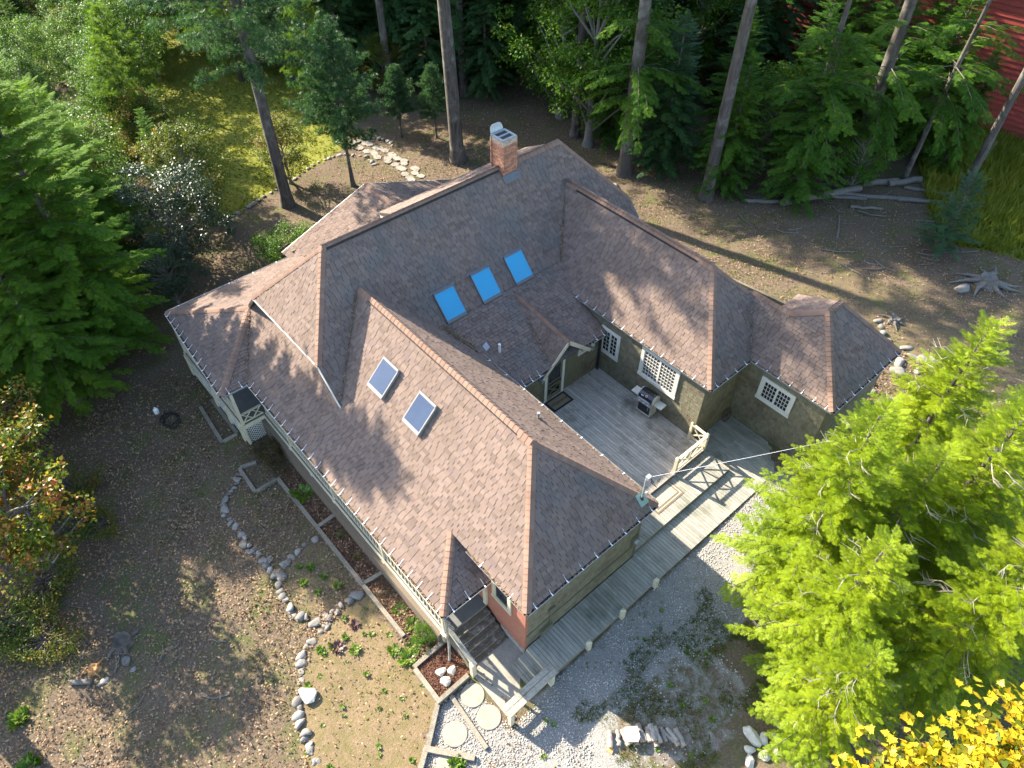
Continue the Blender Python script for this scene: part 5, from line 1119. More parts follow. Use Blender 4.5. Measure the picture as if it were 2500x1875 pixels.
def instance(tmpl, P, D, N, S):
    """copies of a template at P, x axis D, z axis roughly N, size S, as one vertex / face array"""
    T, F = tmpl; P = np.asarray(P, float); D = np.asarray(D, float); N = np.asarray(N, float); S = np.asarray(S, float)
    D = D/np.linalg.norm(D, axis=1, keepdims=True); B = np.cross(N, D); B /= np.linalg.norm(B, axis=1, keepdims=True) + 1e-9; N = np.cross(D, B)
    V = P[:, None] + S[:, None, None]*(T[None, :, 0:1]*D[:, None] + T[None, :, 1:2]*B[:, None] + T[None, :, 2:3]*N[:, None])
    FF = F[None] + (len(T)*np.arange(len(P)))[:, None, None]
    return V.reshape(-1, 3), FF.reshape(-1, F.shape[1])
def trunk_mesh(name, h, r0, r1, seed, mat='bark', lean=(0, 0), wob=0.06, flare=1.6, n=12, segs=14):
    r = random.Random(seed); mb = MB(); pts = []; rad = []
    ph = r.uniform(0, 6)
    for k in range(segs+1):
        t = k/segs; t = t**1.4; z = -0.25 + (h+0.25)*t
        pts.append((lean[0]*t*h + wob*math.sin(ph + 3*t)*t, lean[1]*t*h + wob*math.cos(ph*1.7 + 4*t)*t, z)); rad.append((r0 + (r1-r0)*t)*(1 + (flare-1)*math.exp(-max(z, 0)/0.35)))
    mb.tube(pts, rad, n); return mb.mesh(name, mat, True)
def conifer(name, seed, h, z0, rmax, nbr, mat, tmpl=None, fl=0.5, droop=0.22, e0=0.10, sp=0.17, shape=0.85, top=True, bark='bark', r0=None, bands=None, side=None, trunk=True, lean=(0, 0), kind='hemlock', rmin=0.25):
    r = np.random.default_rng(seed); tmpl = tmpl or FROND
    P = []; D = []; N = []; S = []; wood = MB()
    for b in range(nbr):
        if bands:
            lo, hi = bands[int(r.integers(len(bands)))]; z = r.uniform(lo, hi)
        else: z = z0 + (h - z0)*(1 - math.sqrt(r.uniform(0.0, 1.0)))*1.0 if False else z0 + (h - z0)*(b + r.uniform(0, 1))/nbr
        fr = (z - z0)/max(h - z0, 0.1)
        L = (rmin + rmax*(1 - fr)**shape*min(1, 0.55 + fr*2.2))*r.uniform(0.62, 1.12)
        a = b*2.39996 + r.uniform(-0.5, 0.5)
        if side is not None: a = side[0] + r.uniform(-side[1], side[1])
        el = e0 + 0.55*fr + r.uniform(-0.12, 0.12); dr = droop*r.uniform(0.6, 1.4)*(1 - 0.6*fr)
        dx, dy = math.cos(a), math.sin(a); ox, oy = lean[0]*z, lean[1]*z
        def pos(t): return np.array([ox + dx*L*t*math.cos(el), oy + dy*L*t*math.cos(el), z + L*(math.sin(el)*t - dr*t*t)])
        wood.tube([pos(0), pos(0.35), pos(0.7), pos(0.97)], [0.008 + 0.007*L, 0.006 + 0.005*L, 0.004 + 0.003*L, 0.003], 4, False)
        n = max(3, int(L/sp))
        for i in range(n):
            t = 0.16 + 0.84*(i + r.uniform(0, 0.9))/n; p = pos(t); tg = pos(min(t+0.05, 1.05)) - p; tg /= np.linalg.norm(tg) + 1e-9
            for s in (-1, 1):
                th = s*r.uniform(0.45, 1.15); c_, s_ = math.cos(th), math.sin(th)
                d = np.array([tg[0]*c_ - tg[1]*s_, tg[0]*s_ + tg[1]*c_, tg[2] - r.uniform(0.0, 0.35)])
                if kind == 'pine': d[2] = tg[2] + r.uniform(-0.1, 0.7)
                P.append(p + r.normal(0, 0.03, 3)); D.append(d); N.append((r.normal(0, 0.28), r.normal(0, 0.28), 1.0)); S.append(fl*(1.08 - 0.5*t)*r.uniform(0.7, 1.2)*min(1.0, 0.45 + 0.4*L))
                if kind == 'pine':
                    for _ in range(3): P.append(p + d*0.25*r.uniform(0.4, 1.6) + r.normal(0, 0.10, 3)); D.append(d + r.normal(0, 0.4, 3)); N.append(r.normal(0, 1, 3)); S.append(fl*r.uniform(0.7, 1.2))
        P.append(pos(0.95)); D.append(pos(1.0) - pos(0.8)); N.append((0, 0, 1)); S.append(fl*0.85)
    if top:
        for k in range(8): P.append(np.array([lean[0]*h, lean[1]*h, h - 0.09*k])); D.append(np.array([math.cos(k*2.4)*0.6, math.sin(k*2.4)*0.6, 0.75 if k else 3])); N.append((0.1, 0.2, 1)); S.append(fl*0.6)
    V, F = instance(tmpl, P, D, N, S)
    out = [('crown', new_mesh(name + '_crown', V, F, mat)), ('branches', wood.mesh(name + '_branches', 'twig'))]
    if trunk: out.insert(0, ('trunk', trunk_mesh(name + '_trunk', h*0.97, r0 or 0.02*h, 0.02, seed, bark, lean)))
    return out
def leaf_cloud(seed, centres, radii, per, size, tmpl=LEAF_T, updown=0.6):
    r = np.random.default_rng(seed); C = np.repeat(np.asarray(centres, float), per, axis=0); Rr = np.repeat(np.asarray(radii, float), per)
    n = len(C); d = r.normal(0, 1, (n, 3)); d /= np.linalg.norm(d, axis=1, keepdims=True); rad = Rr*r.uniform(0, 1, n)**0.45
    P = C + d*rad[:, None]*np.array([1, 1, 0.6]); D = d*np.array([1, 1, 0.4]) + r.normal(0, 0.5, (n, 3)); D[:, 2] -= 0.25
    N = np.stack([r.normal(0, updown, n), r.normal(0, updown, n), np.ones(n)], -1)
    return instance(tmpl, P, D, N, r.uniform(0.7, 1.3, n)*size)
def broadleaf(name, seed, h, z0, rx, ncl, per, size, mat, tmpl=LEAF_T, bark='grey_bark', r0=None, clr=(0.45, 0.85), lean=(0, 0), nb=None, topheavy=0.0):
    r = np.random.default_rng(seed); C = []; Rd = []; wood = MB(); zc = (h + z0)/2; rz = (h - z0)/2
    while len(C) < ncl:
        d = r.normal(0, 1, 3); d /= np.linalg.norm(d); k = r.uniform(0.25, 1)**0.45
        lob = 1 + 0.22*math.sin(3*math.atan2(d[1], d[0]) + seed) + 0.15*math.sin(5*d[2] + seed)
        p = np.array([d[0]*rx*k*lob, d[1]*rx*k*lob, zc + d[2]*rz*k])
        if p[2] < z0: continue
        p[0] += lean[0]*p[2]; p[1] += lean[1]*p[2]
        C.append(p); Rd.append(r.uniform(*clr))
    for c in C[::max(1, ncl//(nb or 26))]:
        zb = max(0.4*z0, c[2] - 0.35*h*r.uniform(0.5, 1)); b = np.array([lean[0]*zb, lean[1]*zb, zb]); m_ = (b + c)/2 + r.normal(0, 0.15, 3)
        wood.tube([b, m_, c], [0.03 + 0.006*h, 0.02 + 0.003*h, 0.012], 5, False)
    V, F = leaf_cloud(seed+1, C, Rd, per, size, tmpl)
    return [('trunk', trunk_mesh(name + '_trunk', h*0.8, r0 or 0.022*h, 0.03, seed, bark, lean)), ('crown', new_mesh(name + '_crown', V, F, mat)), ('branches', wood.mesh(name + '_branches', bark))]
def plant(parts, name, label, cat, x, y, group=None, rot=None, scale=1.0, z=None):
    t = local_thing(name, label, cat, (x, y, (gz(x, y) if z is None else z)), group, random.uniform(0, 6.28) if rot is None else rot, scale)
    for nm, me in parts:
        o = bpy.data.objects.new(nm, me); COL.objects.link(o); o.parent = t
        if nm == 'dead_twigs': o['kind'] = 'stuff'
    return t
def recolor(parts, mat):
    out = []
    for nm, me in parts:
        if nm == 'crown': me = me.copy(); me.materials.clear(); me.materials.append(MATS[mat])
        out.append((nm, me))
    return out
# --- bright hemlocks on the right, close to the camera
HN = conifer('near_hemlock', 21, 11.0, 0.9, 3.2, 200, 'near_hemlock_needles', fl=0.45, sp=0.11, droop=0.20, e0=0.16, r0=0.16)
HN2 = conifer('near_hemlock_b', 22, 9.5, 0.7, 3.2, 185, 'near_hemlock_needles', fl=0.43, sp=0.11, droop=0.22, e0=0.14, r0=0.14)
def dead_twigs(name, seed, h, n, r_):
    r = random.Random(seed); mb = MB()
    for k in range(n):
        a = r.uniform(0, 6.28); z = h*r.uniform(0.25, 0.9); L = r_*(1 - z/h*0.8)*r.uniform(0.7, 1.05); p0 = Vector((math.cos(a)*L*0.35, math.sin(a)*L*0.35, z)); p1 = Vector((math.cos(a)*L*0.75, math.sin(a)*L*0.75, z + 0.15)); p2 = Vector((math.cos(a+0.1)*L, math.sin(a+0.1)*L, z + 0.05))
        mb.tube([p0, p1, p2], [0.016, 0.011, 0.004], 5, False)
        for j in range(5):
            t = r.uniform(0.3, 1); q = p1.lerp(p2, t); b = a + r.choice((-1, 1))*r.uniform(0.5, 1.1); l = r.uniform(0.15, 0.4); mb.tube([q, q + Vector((math.cos(b)*l, math.sin(b)*l, r.uniform(-0.05, 0.12)))], [0.007, 0.003], 4, False)
    return ('dead_twigs', mb.mesh(name, 'pale_twig'))
HN.append(dead_twigs('dead_twigs', 3, 11.0, 26, 3.2)); HN2.append(dead_twigs('dead_twigs_b', 4, 9.5, 22, 3.2))
NL = (('tall bright yellow green hemlock with the highest leader above the overhead cable', HN, 19.0, 11.9, 0.95, 0.0), ('bright hemlock whose long bough reaches over the boardwalk', HN, 18.6, 7.2, 0.93, 1.3),
      ('bright hemlock whose lowest sprays hang just above the white boulders', HN2, 20.6, 5.2, 0.88, 2.2), ('bright hemlock standing between the tall leader and the broad hemlock', HN, 21.0, 9.4, 0.98, 4.0), ('bright hemlock at the outer side of the hemlock group', HN2, 23.6, 12.0, 1.1, 5.0),
      ('broad bright hemlock tucked behind the yellow maple', HN, 23.2, 7.4, 0.92, 3.1), ('small bright hemlock beside the utility pole', HN2, 21.2, 14.8, 0.85, 0.7), ('bright hemlock behind the sprays that hang above the white boulders', HN2, 21.9, 3.6, 0.7, 4.4), ('bright hemlock in the middle of the hemlock group', HN2, 20.2, 8.2, 0.95, 5.6))
for lb, ms, x, y, s, rt in NL: plant(ms, 'hemlock_tree', lb, 'hemlock', x, y, 'bright hemlocks beside the boardwalk', rt, s)
# --- yellow maple below the camera: its topmost leaves are pieces of their own
ym = local_thing('maple_tree', 'yellow leaved maple in front of the bright hemlocks', 'maple', (24.75, -1.45, gz(24.75, -1.45)))
link('trunk', trunk_mesh('maple_trunk', 12.5, 0.18, 0.06, 5, 'grey_bark'), ym)
wood = MB(); YC = []
for k in range(40):
    a = k*2.4; rr = 1.9*math.sqrt((k+0.5)/40); c = Vector((math.cos(a)*rr, math.sin(a)*rr, 14.55 - 0.30*rr*rr + random.uniform(-0.45, 0.3))); YC.append(c)
    wood.tube([(0, 0, 11.5), (c.x*0.5, c.y*0.5, 13.4), tuple(c)], [0.04, 0.02, 0.006], 5, False)
br = link('branches', wood.mesh('maple_branches', 'twig'), ym)
lm = new_mesh('maple_leaf', MAPLE_T[0], MAPLE_T[1], 'yellow_maple_leaf')
for k in range(300):
    c = YC[k % 40]; p = c + Vector((random.gauss(0, 0.22), random.gauss(0, 0.22), random.gauss(0.08, 0.10)))
    o = bpy.data.objects.new('leaf', lm); COL.objects.link(o); o.parent = br; s = random.uniform(0.09, 0.15)
    o.matrix_local = Matrix.Translation(p) @ Matrix.Rotation(random.uniform(0, 6.28), 4, 'Z') @ Matrix.Rotation(random.uniform(-0.1, 0.6), 4, 'Y') @ Matrix.Rotation(random.gauss(0, 0.3), 4, 'X') @ Matrix.Scale(s, 4)
V, F = leaf_cloud(77, [tuple(c - Vector((0, 0, 0.15))) for c in YC] + [(c.x*1.15, c.y*1.15, c.z-1.0) for c in YC], [0.42]*40 + [0.6]*40, 60, 0.12, MAPLE_T, 0.5)
stuff(link('crown', new_mesh('maple_crown', V, F, 'yellow_maple_leaf'), ym))
V, F = leaf_cloud(78, [(c.x*0.95, c.y*0.95, c.z-0.8) for c in YC] + [(c.x, c.y, c.z-1.8) for c in YC] + [(c.x*1.05, c.y*1.05, c.z-3.0) for c in YC], [0.45]*40 + [0.6]*40 + [0.7]*40, 60, 0.12, MAPLE_T, 0.5)
stuff(link('lower_crown', new_mesh('maple_lower_crown', V, F, 'autumn_leaves'), ym))
# --- left: hemlocks, glossy tree, autumn maple
HD = conifer('left_hemlock', 31, 10.5, 0.8, 3.7, 190, 'left_hemlock_needles', fl=0.62, sp=0.17, droop=0.26, r0=0.18)
HD2 = conifer('left_hemlock_b', 32, 12.0, 1.0, 3.9, 200, 'left_hemlock_needles', fl=0.64, sp=0.18, droop=0.28, r0=0.2)
HD3 = conifer('porch_hemlock', 33, 15.8, 1.0, 3.6, 230, 'left_hemlock_needles', FROND_LO, fl=0.72, sp=0.17, droop=0.26, r0=0.22, shape=0.5)
for lb, ms, x, y, s in (('dense hemlock whose boughs brush the porch bay corner', HD3, -11.2, -5.9, 1.0), ('tall hemlock with a bare trunk stretch beside the orange leaved tree', HD2, -15.0, -7.2, 1.0), ('dark hemlock above the coiled hose', HD2, -9.0, -8.6, 0.95), ('feathery hemlock with several leaning tips beside the glossy dark tree', HD2, -17.2, -3.6, 0.92), ('hemlock standing between the coiled hose and the maple sapling', HD, -12.2, -11.2, 1.0), ('hemlock behind the dense left hemlocks', HD2, -19.5, -8.8, 1.05), ('dense dark hemlock pressed against the one at the porch bay', HD3, -13.0, -8.2, 0.88)):
    plant(ms, 'hemlock_tree', lb, 'hemlock', x, y, 'hemlocks left of the porch', None, s)
GLT = broadleaf('glossy_tree', 41, 6.6, 0.6, 2.6, 95, 130, 0.13, 'glossy_leaves', clr=(0.35, 0.7))
plant(GLT, 'broadleaf_tree', 'dark glossy leaved tree with glinting foliage at the lawn edge', 'tree', -15.2, -0.4)
plant(GLT, 'broadleaf_tree', 'smaller dark glossy shrub tree below the glinting one', 'tree', -12.6, -2.2, None, 2.0, 0.62)
SHB = broadleaf('lawn_shrub', 42, 2.3, 0.15, 1.45, 80, 120, 0.075, 'green_leaves', bark='twig', clr=(0.2, 0.45), r0=0.04)
plant(SHB, 'shrub', 'rounded green shrub below the big pine trunk', 'shrub', -10.9, 3.9, None, None, 1.25)
plant(recolor(SHB, 'brown_shrub_leaves'), 'shrub', 'brownish shrub against the porch lattice', 'shrub', 0.55, -3.45, None, None, (0.62, 0.42, 0.5))
plant(SHB, 'shrub', 'low rosebush by the porch corner downpipe', 'shrub', 11.4, -3.25, None, None, (0.33, 0.28, 0.36))
MPL = broadleaf('autumn_maple', 43, 7.2, 1.6, 2.5, 100, 55, 0.145, 'maple_leaves', MAPLE_T, clr=(0.35, 0.65), r0=0.085, lean=(-0.03, -0.02))
plant(MPL, 'maple_sapling', 'slender maple with orange and yellow green leaves in the front yard', 'maple', -0.4, -12.3, None, 0.0, 0.95)
plant(MPL, 'maple_sapling', 'slender yellow green maple at the yard edge beside the orange one', 'maple', -3.6, -12.3, None, 2.5, 0.92)
plant(MPL, 'maple_sapling', 'leafy maple beyond the yellow green one by the left hemlocks', 'maple', -6.6, -11.9, None, 4.2, 0.8)
UND = broadleaf('underbrush', 44, 1.3, 0.05, 1.5, 46, 60, 0.10, 'autumn_leaves', bark='twig', clr=(0.25, 0.5), r0=0.02)
for x, y, s in ((0.2, -12.8, 0.9), (-1.8, -11.4, 0.8), (2.6, -13.4, 0.7), (-3.8, -10.6, 0.75), (0.8, -14.4, 1.0), (-1.0, -10.3, 0.5)): plant(UND, 'shrub', 'low autumn tinted underbrush around the maple saplings', 'shrub', x, y, 'front yard underbrush', None, s)
plant([('trunk', trunk_mesh('edge_trunk', 19, 0.42, 0.2, 61))] + conifer('edge_pine', 62, 24, 15, 3.0, 30, 'pine_needles', TUFT, 0.26, 0.10, 0.1, 0.3, kind='pine', trunk=False), 'pine_tree', 'thick dark trunk at the yard edge beside the maple saplings', 'pine', 2.1, -16.2)
# --- tall trees behind the cottage
PINE = conifer('white_pine', 51, 25, 8.5, 4.8, 150, 'pine_needles', TUFT, 0.27, 0.06, 0.12, 0.30, 0.6, kind='pine', trunk=False, rmin=0.8)
PINE_HI = conifer('white_pine_high', 52, 27, 16, 4.2, 70, 'pine_needles', TUFT, 0.27, 0.06, 0.12, 0.30, 0.6, kind='pine', trunk=False, rmin=0.8)
PINE_Y = conifer('young_pine', 53, 9.6, 3.2, 3.1, 75, 'pine_needles', TUFT, 0.26, 0.02, 0.15, 0.20, 0.7, kind='pine', r0=0.13)
HEM_HI = conifer('tall_hemlock', 54, 24, 12.5, 4.2, 80, 'hemlock_needles', FROND_LO, 0.75, 0.30, 0.05, 0.26, 0.7, trunk=False, rmin=0.8)
SKIRT = conifer('hemlock_skirt', 55, 13, 4.6, 3.6, 34, 'hemlock_needles', FROND, 0.70, 0.42, 0.05, 0.20, 0.5, top=False, trunk=False, bands=[(4.4, 7.0), (6.0, 9.5)], rmin=1.0)
def tall(x, y, h, r, lean, extra, lb, cat='pine', seed=1, rot=None, bark='bark'):
    return plant([('trunk', trunk_mesh('tall_trunk', h, r, r*0.45, seed, bark, lean, 0.12, 1.5, 14, 18))] + extra, cat + '_tree', lb, cat, x, y, None, 0.0)
tall(-16.9, 6.8, 23, 0.36, (-0.012, 0.010), PINE, 'big white pine with a bare trunk rising from the lawn edge', 'pine', 71)
plant(PINE_Y, 'pine_tree', 'young white pine with layered blue green boughs beside the stone edging', 'pine', -16.0, 11.0, None, 1.0)
tall(-13.6, 17.7, 25, 0.46, (-0.030, -0.012), PINE_HI, 'massive bare pine trunk behind the brick chimney', 'pine', 72)
tall(-4.8, 24.3, 24, 0.42, (-0.004, 0.0), SKIRT + HEM_HI, 'tall hemlock with drooping low boughs behind the chimney roof end', 'hemlock', 73)
tall(0.6, 25.7, 24, 0.36, (0.0, 0.004), HEM_HI, 'tall bare trunked hemlock leaning beside the fallen logs', 'hemlock', 74)
tall(5.3, 33.4, 22, 0.40, (-0.02, 0.0), SKIRT + HEM_HI, 'stout hemlock trunk behind the thick fallen trunk', 'hemlock', 75)
tall(3.6, 29.8, 16, 0.2, (0.0, 0.0), SKIRT, 'slim hemlock trunk at the near end of the fallen logs', 'hemlock', 76)
tall(10.8, 36.8, 19, 0.24, (0.0, 0.012), [], 'bare leaning trunk in front of the red barn', 'pine', 77)
tall(7.7, 35.8, 14, 0.16, (0.015, 0.0), SKIRT, 'thin trunk rising behind the fallen log heap', 'hemlock', 78)
for x, y, lb in ((-29.5, 18.6, 'added canopy pine beyond the far end of the back lawn'), (-24.5, 19.8, 'added canopy pine beyond the flagstone path'), (-21.0, 24.0, 'added canopy pine behind the small young pines'), (-10.5, 25.5, 'added canopy pine between the massive pine and the drooping hemlock')): tall(x, y, 26, 0.30, (0, 0), PINE_HI, lb, 'pine', int(abs(x)*7))  # pines added so their high crowns dapple the right-hand yard
for x, y in ((-19.0, 16.9), (-17.2, 18.6)): plant(PINE_Y, 'pine_tree', 'small young pine beyond the flagstone path', 'pine', x, y, 'small pines beyond the path', None, 0.5)
plant(conifer('blue_hemlock', 56, 4.6, 0.25, 1.7, 75, 'pine_needles', FROND, 0.48, 0.2, 0.25, 0.17), 'hemlock_tree', 'small blue green hemlock standing alone on open ground', 'hemlock', 12.6, 30.2, None, 0.4)
# --- wood behind: many trees, shared shapes
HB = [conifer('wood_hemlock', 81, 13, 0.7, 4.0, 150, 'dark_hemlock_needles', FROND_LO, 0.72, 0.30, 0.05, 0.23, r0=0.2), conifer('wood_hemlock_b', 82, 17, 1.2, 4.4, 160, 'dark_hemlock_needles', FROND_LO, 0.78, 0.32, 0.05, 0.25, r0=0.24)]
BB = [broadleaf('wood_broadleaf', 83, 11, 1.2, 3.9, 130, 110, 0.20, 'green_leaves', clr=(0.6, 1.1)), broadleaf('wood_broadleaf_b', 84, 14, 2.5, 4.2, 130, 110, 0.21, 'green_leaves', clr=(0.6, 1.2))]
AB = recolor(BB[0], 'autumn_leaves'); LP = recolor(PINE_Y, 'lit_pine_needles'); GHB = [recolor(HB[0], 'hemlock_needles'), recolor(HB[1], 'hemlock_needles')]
wood_rng = random.Random(5); placed = []
def try_place(x, y, dmin):
    for px, py in placed:
        if (px-x)**2 + (py-y)**2 < dmin*dmin: return False
    placed.append((x, y)); return True
KEEP_OUT = [P_LAWN, P_HOUSE, [(-30, 9), (-12, 9), (-5, 19), (-8, 24), (-15, 25), (-22, 21.5), (-30, 17)], [(-9.5, 14), (-7, 23.2), (1.5, 24.5), (3, 27), (12, 33.5), (30, 34), (30, 14)], [(-12, 42.5), (24, 46.5), (24, 70), (-12, 70)], [(6.2, 37), (12, 36), (14, 46), (6.2, 46)]]
L1_ = 'dark hemlock in the shaded wood behind the cottage'; L2_ = 'broadleaf tree in the shaded wood behind the cottage'
for k in range(5000):
    x, y = wood_rng.uniform(-62, 10), wood_rng.uniform(15, 72)
    if any(bool(inpoly(np.array([x]), np.array([y]), P_)[0]) for P_ in KEEP_OUT): continue
    if not try_place(x, y, 3.1 + 0.022*(abs(x) + y)): continue
    far = x < -34 or y > 50
    if wood_rng.random() < 0.62:
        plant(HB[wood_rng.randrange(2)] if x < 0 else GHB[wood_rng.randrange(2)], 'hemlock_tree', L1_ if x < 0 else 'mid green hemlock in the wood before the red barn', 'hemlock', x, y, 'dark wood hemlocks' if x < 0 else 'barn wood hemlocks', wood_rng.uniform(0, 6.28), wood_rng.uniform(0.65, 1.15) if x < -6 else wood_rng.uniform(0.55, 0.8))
    else:
        plant(BB[wood_rng.randrange(2)], 'broadleaf_tree', L2_ if x < 0 else 'broadleaf tree in the wood before the red barn', 'tree', x, y, 'wood broadleaf trees' if x < 0 else 'barn wood broadleaf trees', wood_rng.uniform(0, 6.28), wood_rng.uniform(0.6, 1.1) if x < -6 else wood_rng.uniform(0.4, 0.6))
for k in range(3000):
    x, y = wood_rng.uniform(-85, -19), wood_rng.uniform(-30, 24)
    if any(bool(inpoly(np.array([x]), np.array([y]), P_)[0]) for P_ in KEEP_OUT): continue
    if not try_place(x, y, 2.5 if (y > -9 and x > -62) else 3.9): continue
    q_ = wood_rng.random(); low = 0.62 if (y > -9 and x > -62) else 1.0
    if q_ < 0.45: plant(BB[wood_rng.randrange(2)], 'broadleaf_tree', 'sunlit green broadleaf tree in the wood left of the lawn', 'tree', x, y, 'left wood broadleaf trees', wood_rng.uniform(0, 6.28), wood_rng.uniform(0.6, 0.9)*low)
    elif q_ < 0.75: plant(AB, 'broadleaf_tree', 'autumn tinted broadleaf tree in the wood left of the lawn', 'tree', x, y, 'left wood autumn trees', wood_rng.uniform(0, 6.28), wood_rng.uniform(0.6, 0.95)*low)
    else: plant(GHB[wood_rng.randrange(2)], 'hemlock_tree', 'green hemlock in the wood left of the lawn', 'hemlock', x, y, 'left wood hemlocks', wood_rng.uniform(0, 6.28), wood_rng.uniform(0.55, 0.8)*low)
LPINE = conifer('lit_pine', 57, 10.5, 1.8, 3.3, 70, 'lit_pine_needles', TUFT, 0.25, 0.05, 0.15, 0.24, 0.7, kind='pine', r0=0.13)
for x, y, s in ((-27.5, 2.2, 0.8), (-36, 13.0, 1.1), (-33, 4.0, 0.8), (-47, 9, 1.2), (-50, 14, 1.2), (-27.0, 15.0, 0.8)): plant(LPINE, 'pine_tree', 'sunlit yellow green pine standing out on the back lawn', 'pine', x, y, 'pines on the back lawn', None, s)
for x, y, s in ((-42, 8.5, 0.7), (-38, 6.2, 0.6), (-45, 13.5, 0.8), (-37.5, 15.2, 0.7), (-49, 10.5, 0.85), (-33.5, 3.2, 0.55), (-29.5, 2.0, 0.5), (-52, 7, 0.8), (-41, 17.0, 0.9)): plant(BB[0] if s > 0.6 else BB[1], 'broadleaf_tree', 'leafy green tree at the far edge of the back lawn', 'tree', x, y, 'trees round the back lawn', None, s)
for x, y, s in ((-14.5, -10.2, 0.9), (-11.0, -12.4, 0.75), (-17.8, -11.5, 0.9), (-20.5, -2.6, 0.75), (-22.5, -5.5, 0.85)): plant(BB[1], 'broadleaf_tree', 'leafy green tree among the hemlocks left of the porch', 'tree', x, y, 'leafy trees among the left hemlocks', None, s*0.8)
# trees beyond the picture's left edge that dapple the front yard
for x, y, s in ((-7, -17.0, 1.0), (-12.5, -16.0, 1.1)): plant(MPL, 'maple_sapling', 'maple along the outer edge of the front yard', 'maple', x, y, 'front yard edge maples', None, s)
for x, y, s in ((-24, 25.5, 1.4), (-29, 22.5, 1.45), (-20.5, 30, 1.35), (-26, 33, 1.45), (-33, 29, 1.5), (-15, 33, 1.3), (-34, 19.5, 1.35)): plant(HB[1], 'tall_tree', 'added tall dark hemlock close behind the massive pine trunk', 'hemlock', x, y, 'tall hemlocks behind the pine trunk', wood_rng.uniform(0, 6.28), s)  # added to throw the wood behind the roof into shade
for k in range(600):
    x, y = wood_rng.uniform(-75, -36), wood_rng.uniform(15, 60)
    if not try_place(x, y, 5.0): continue
    plant(HB[1] if k % 3 else BB[1], 'tall_tree', 'tall dark tree deep in the wood behind the cottage', 'tree', x, y, 'tall trees deep in the wood', wood_rng.uniform(0, 6.28), wood_rng.uniform(1.25, 1.5))
for x, y, s in ((1.0, 33.5, 0.75), (3.0, 37.2, 0.85), (6.0, 39.5, 0.8), (-1.5, 29.6, 0.7), (-8.5, 27.0, 0.85), (0.2, 40.0, 1.0), (8.6, 38.6, 0.55), (4.4, 41.0, 0.9)): plant(GHB[0], 'hemlock_tree', 'green hemlock between the fallen logs and the red barn', 'hemlock', x, y, 'hemlocks before the barn', None, s)
# --- small garden plants
def rosette(name, seed, n, size, mat, tmpl=LEAF_T, up=0.7, spread=0.06):
    r = np.random.default_rng(seed); a = r.uniform(0, 6.283, n)
    P = np.stack([np.cos(a)*spread*r.random(n), np.sin(a)*spread*r.random(n), r.uniform(0, 0.05, n)], -1); D = np.stack([np.cos(a), np.sin(a), r.uniform(0.15, 1.2, n)*up], -1)
    V, F = instance(tmpl, P, D, np.stack([r.normal(0, 0.2, n), r.normal(0, 0.2, n), np.ones(n)], -1), size*r.uniform(0.6, 1.2, n)); return [('leaves', new_mesh(name, V, F, mat))]
RS = [rosette('bed_plant', 5, 26, 0.13, 'plant_leaves'), rosette('bed_plant_b', 6, 34, 0.16, 'plant_leaves', LEAF_T, 1.2)]
PUR = rosette('purple_plant', 7, 60, 0.15, 'purple_leaves', LEAF_T, 0.9, 0.14); BRT = rosette('bright_plant', 8, 70, 0.13, 'plant_leaves', LEAF_T, 0.9, 0.14)
CLP = rosette('leafy_clump', 9, 130, 0.20, 'plant_leaves', LEAF_T, 1.0, 0.34)
pr_ = random.Random(9)
for k in range(40):
    for _ in range(40):
        x, y = pr_.uniform(8.7, 15.2), pr_.uniform(-8.4, -4.1)
        if bool(inpoly(np.array([x]), np.array([y]), P_SAND)[0]): break
    plant(RS[k % 2], 'bed_plant', 'small green plant growing in the sandy bed', 'plant', x, y, 'plants in the sandy bed', None, pr_.uniform(0.4, 0.9))
for x, y in ((6.2, -4.9), (6.9, -4.7), (7.3, -5.2), (6.6, -5.4), (7.6, -4.5), (5.9, -5.2)): plant(RS[1], 'bed_plant', 'small green plant growing in the shaded grey bed', 'plant', x, y, 'plants in the grey bed', None, pr_.uniform(0.8, 1.3))
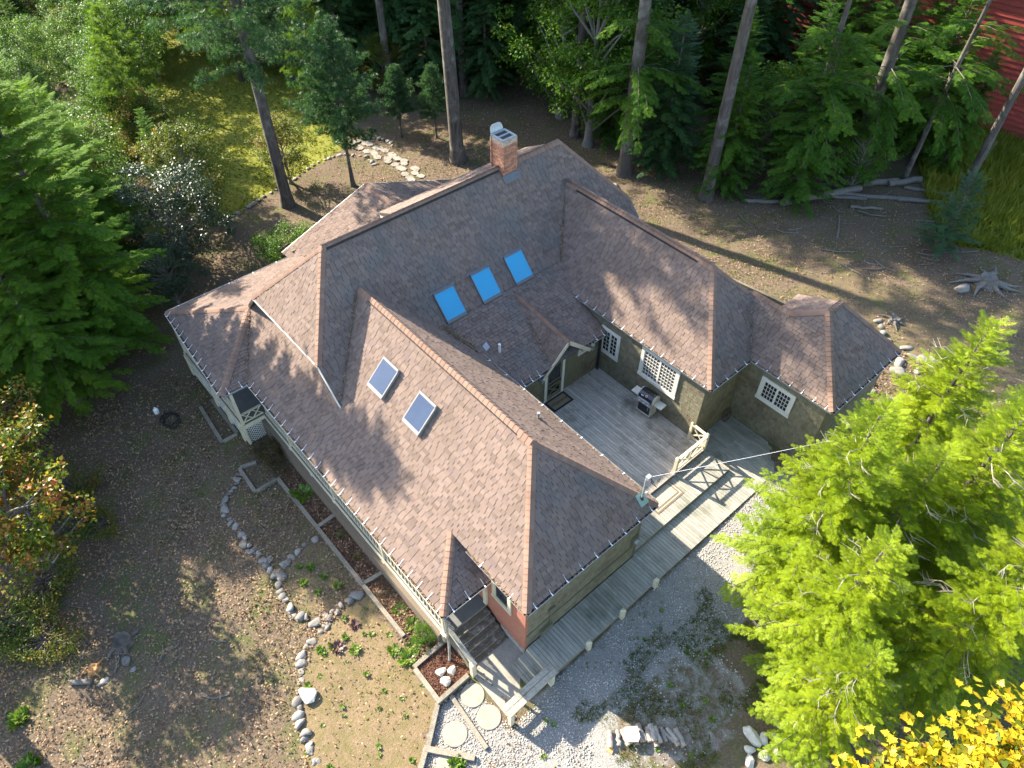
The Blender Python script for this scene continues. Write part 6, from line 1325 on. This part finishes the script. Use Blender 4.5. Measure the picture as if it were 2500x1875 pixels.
plant(PUR, 'bed_plant', 'purple leaved plant beside the bright green mound', 'plant', 9.6, -5.75, None, None, 1.2); plant(PUR, 'bed_plant', 'purple leaved plant near the top of the sandy bed', 'plant', 9.3, -4.85, None, None, 0.9)
plant(BRT, 'bed_plant', 'bright yellow green mound in the sandy bed', 'plant', 10.1, -5.35, None, None, 1.1)
plant(CLP, 'bed_plant', 'large green leafy clump in the mulch bed beside the brown bush', 'plant', 3.0, -3.35, None, None, 1.25)
for x, y, s in ((5.7, -3.3, 0.7), (7.0, -3.3, 0.6), (9.9, -3.35, 0.9), (10.7, -3.3, 1.0), (11.3, -3.7, 1.0), (11.6, -4.1, 1.2), (11.0, -4.3, 0.8)): plant(CLP, 'bed_plant', 'leafy green clump along the lower end of the mulch bed', 'plant', x, y, 'clumps along the mulch bed', None, s*0.75)
for x, y in ((12.5, -3.75), (12.9, -3.9), (12.35, -3.5)): plant(RS[0], 'bed_plant', 'tiny plant in the red mulch planter', 'plant', x, y, 'planter plants', None, 0.7)
plant(CLP, 'bed_plant', 'bright bushy plant growing at the timber step', 'plant', 15.35, -4.95, None, None, (0.8, 0.8, 1.5)); 
for x, y in ((16.2, 14.2), (16.15, 15.0), (15.98, 13.4)): plant(recolor(SHB, 'brown_shrub_leaves') if x > 16.1 else SHB, 'shrub', 'dim low shrub in the leafy bed along the east room', 'shrub', x, y, 'shrubs in the east bed', None, (0.16, 0.2, 0.22))
for x, y, s in ((18.9, 18.9, 0.5), (18.2, 19.6, 0.4), (20.4, 18.2, 0.6)): plant(UND, 'shrub', 'autumn tinted low brush between rockery and bright hemlocks', 'shrub', x, y, 'brush by the rockery', None, s)
for x, y in ((6.3, -15.2), (9.2, -13.6), (4.6, -15.0)): plant(CLP, 'sapling', 'broad leaved green sapling at the front yard edge', 'sapling', x, y, 'front yard saplings', None, (0.9, 0.9, 1.6))
for k in range(26):
    x, y = pr_.uniform(16.2, 20.5), pr_.uniform(-3.2, 4.0); plant(RS[k % 2], 'weed', 'low yellow green weed growing through the gravel', 'weed', x, y, 'weeds in the gravel', None, pr_.uniform(0.4, 0.9))
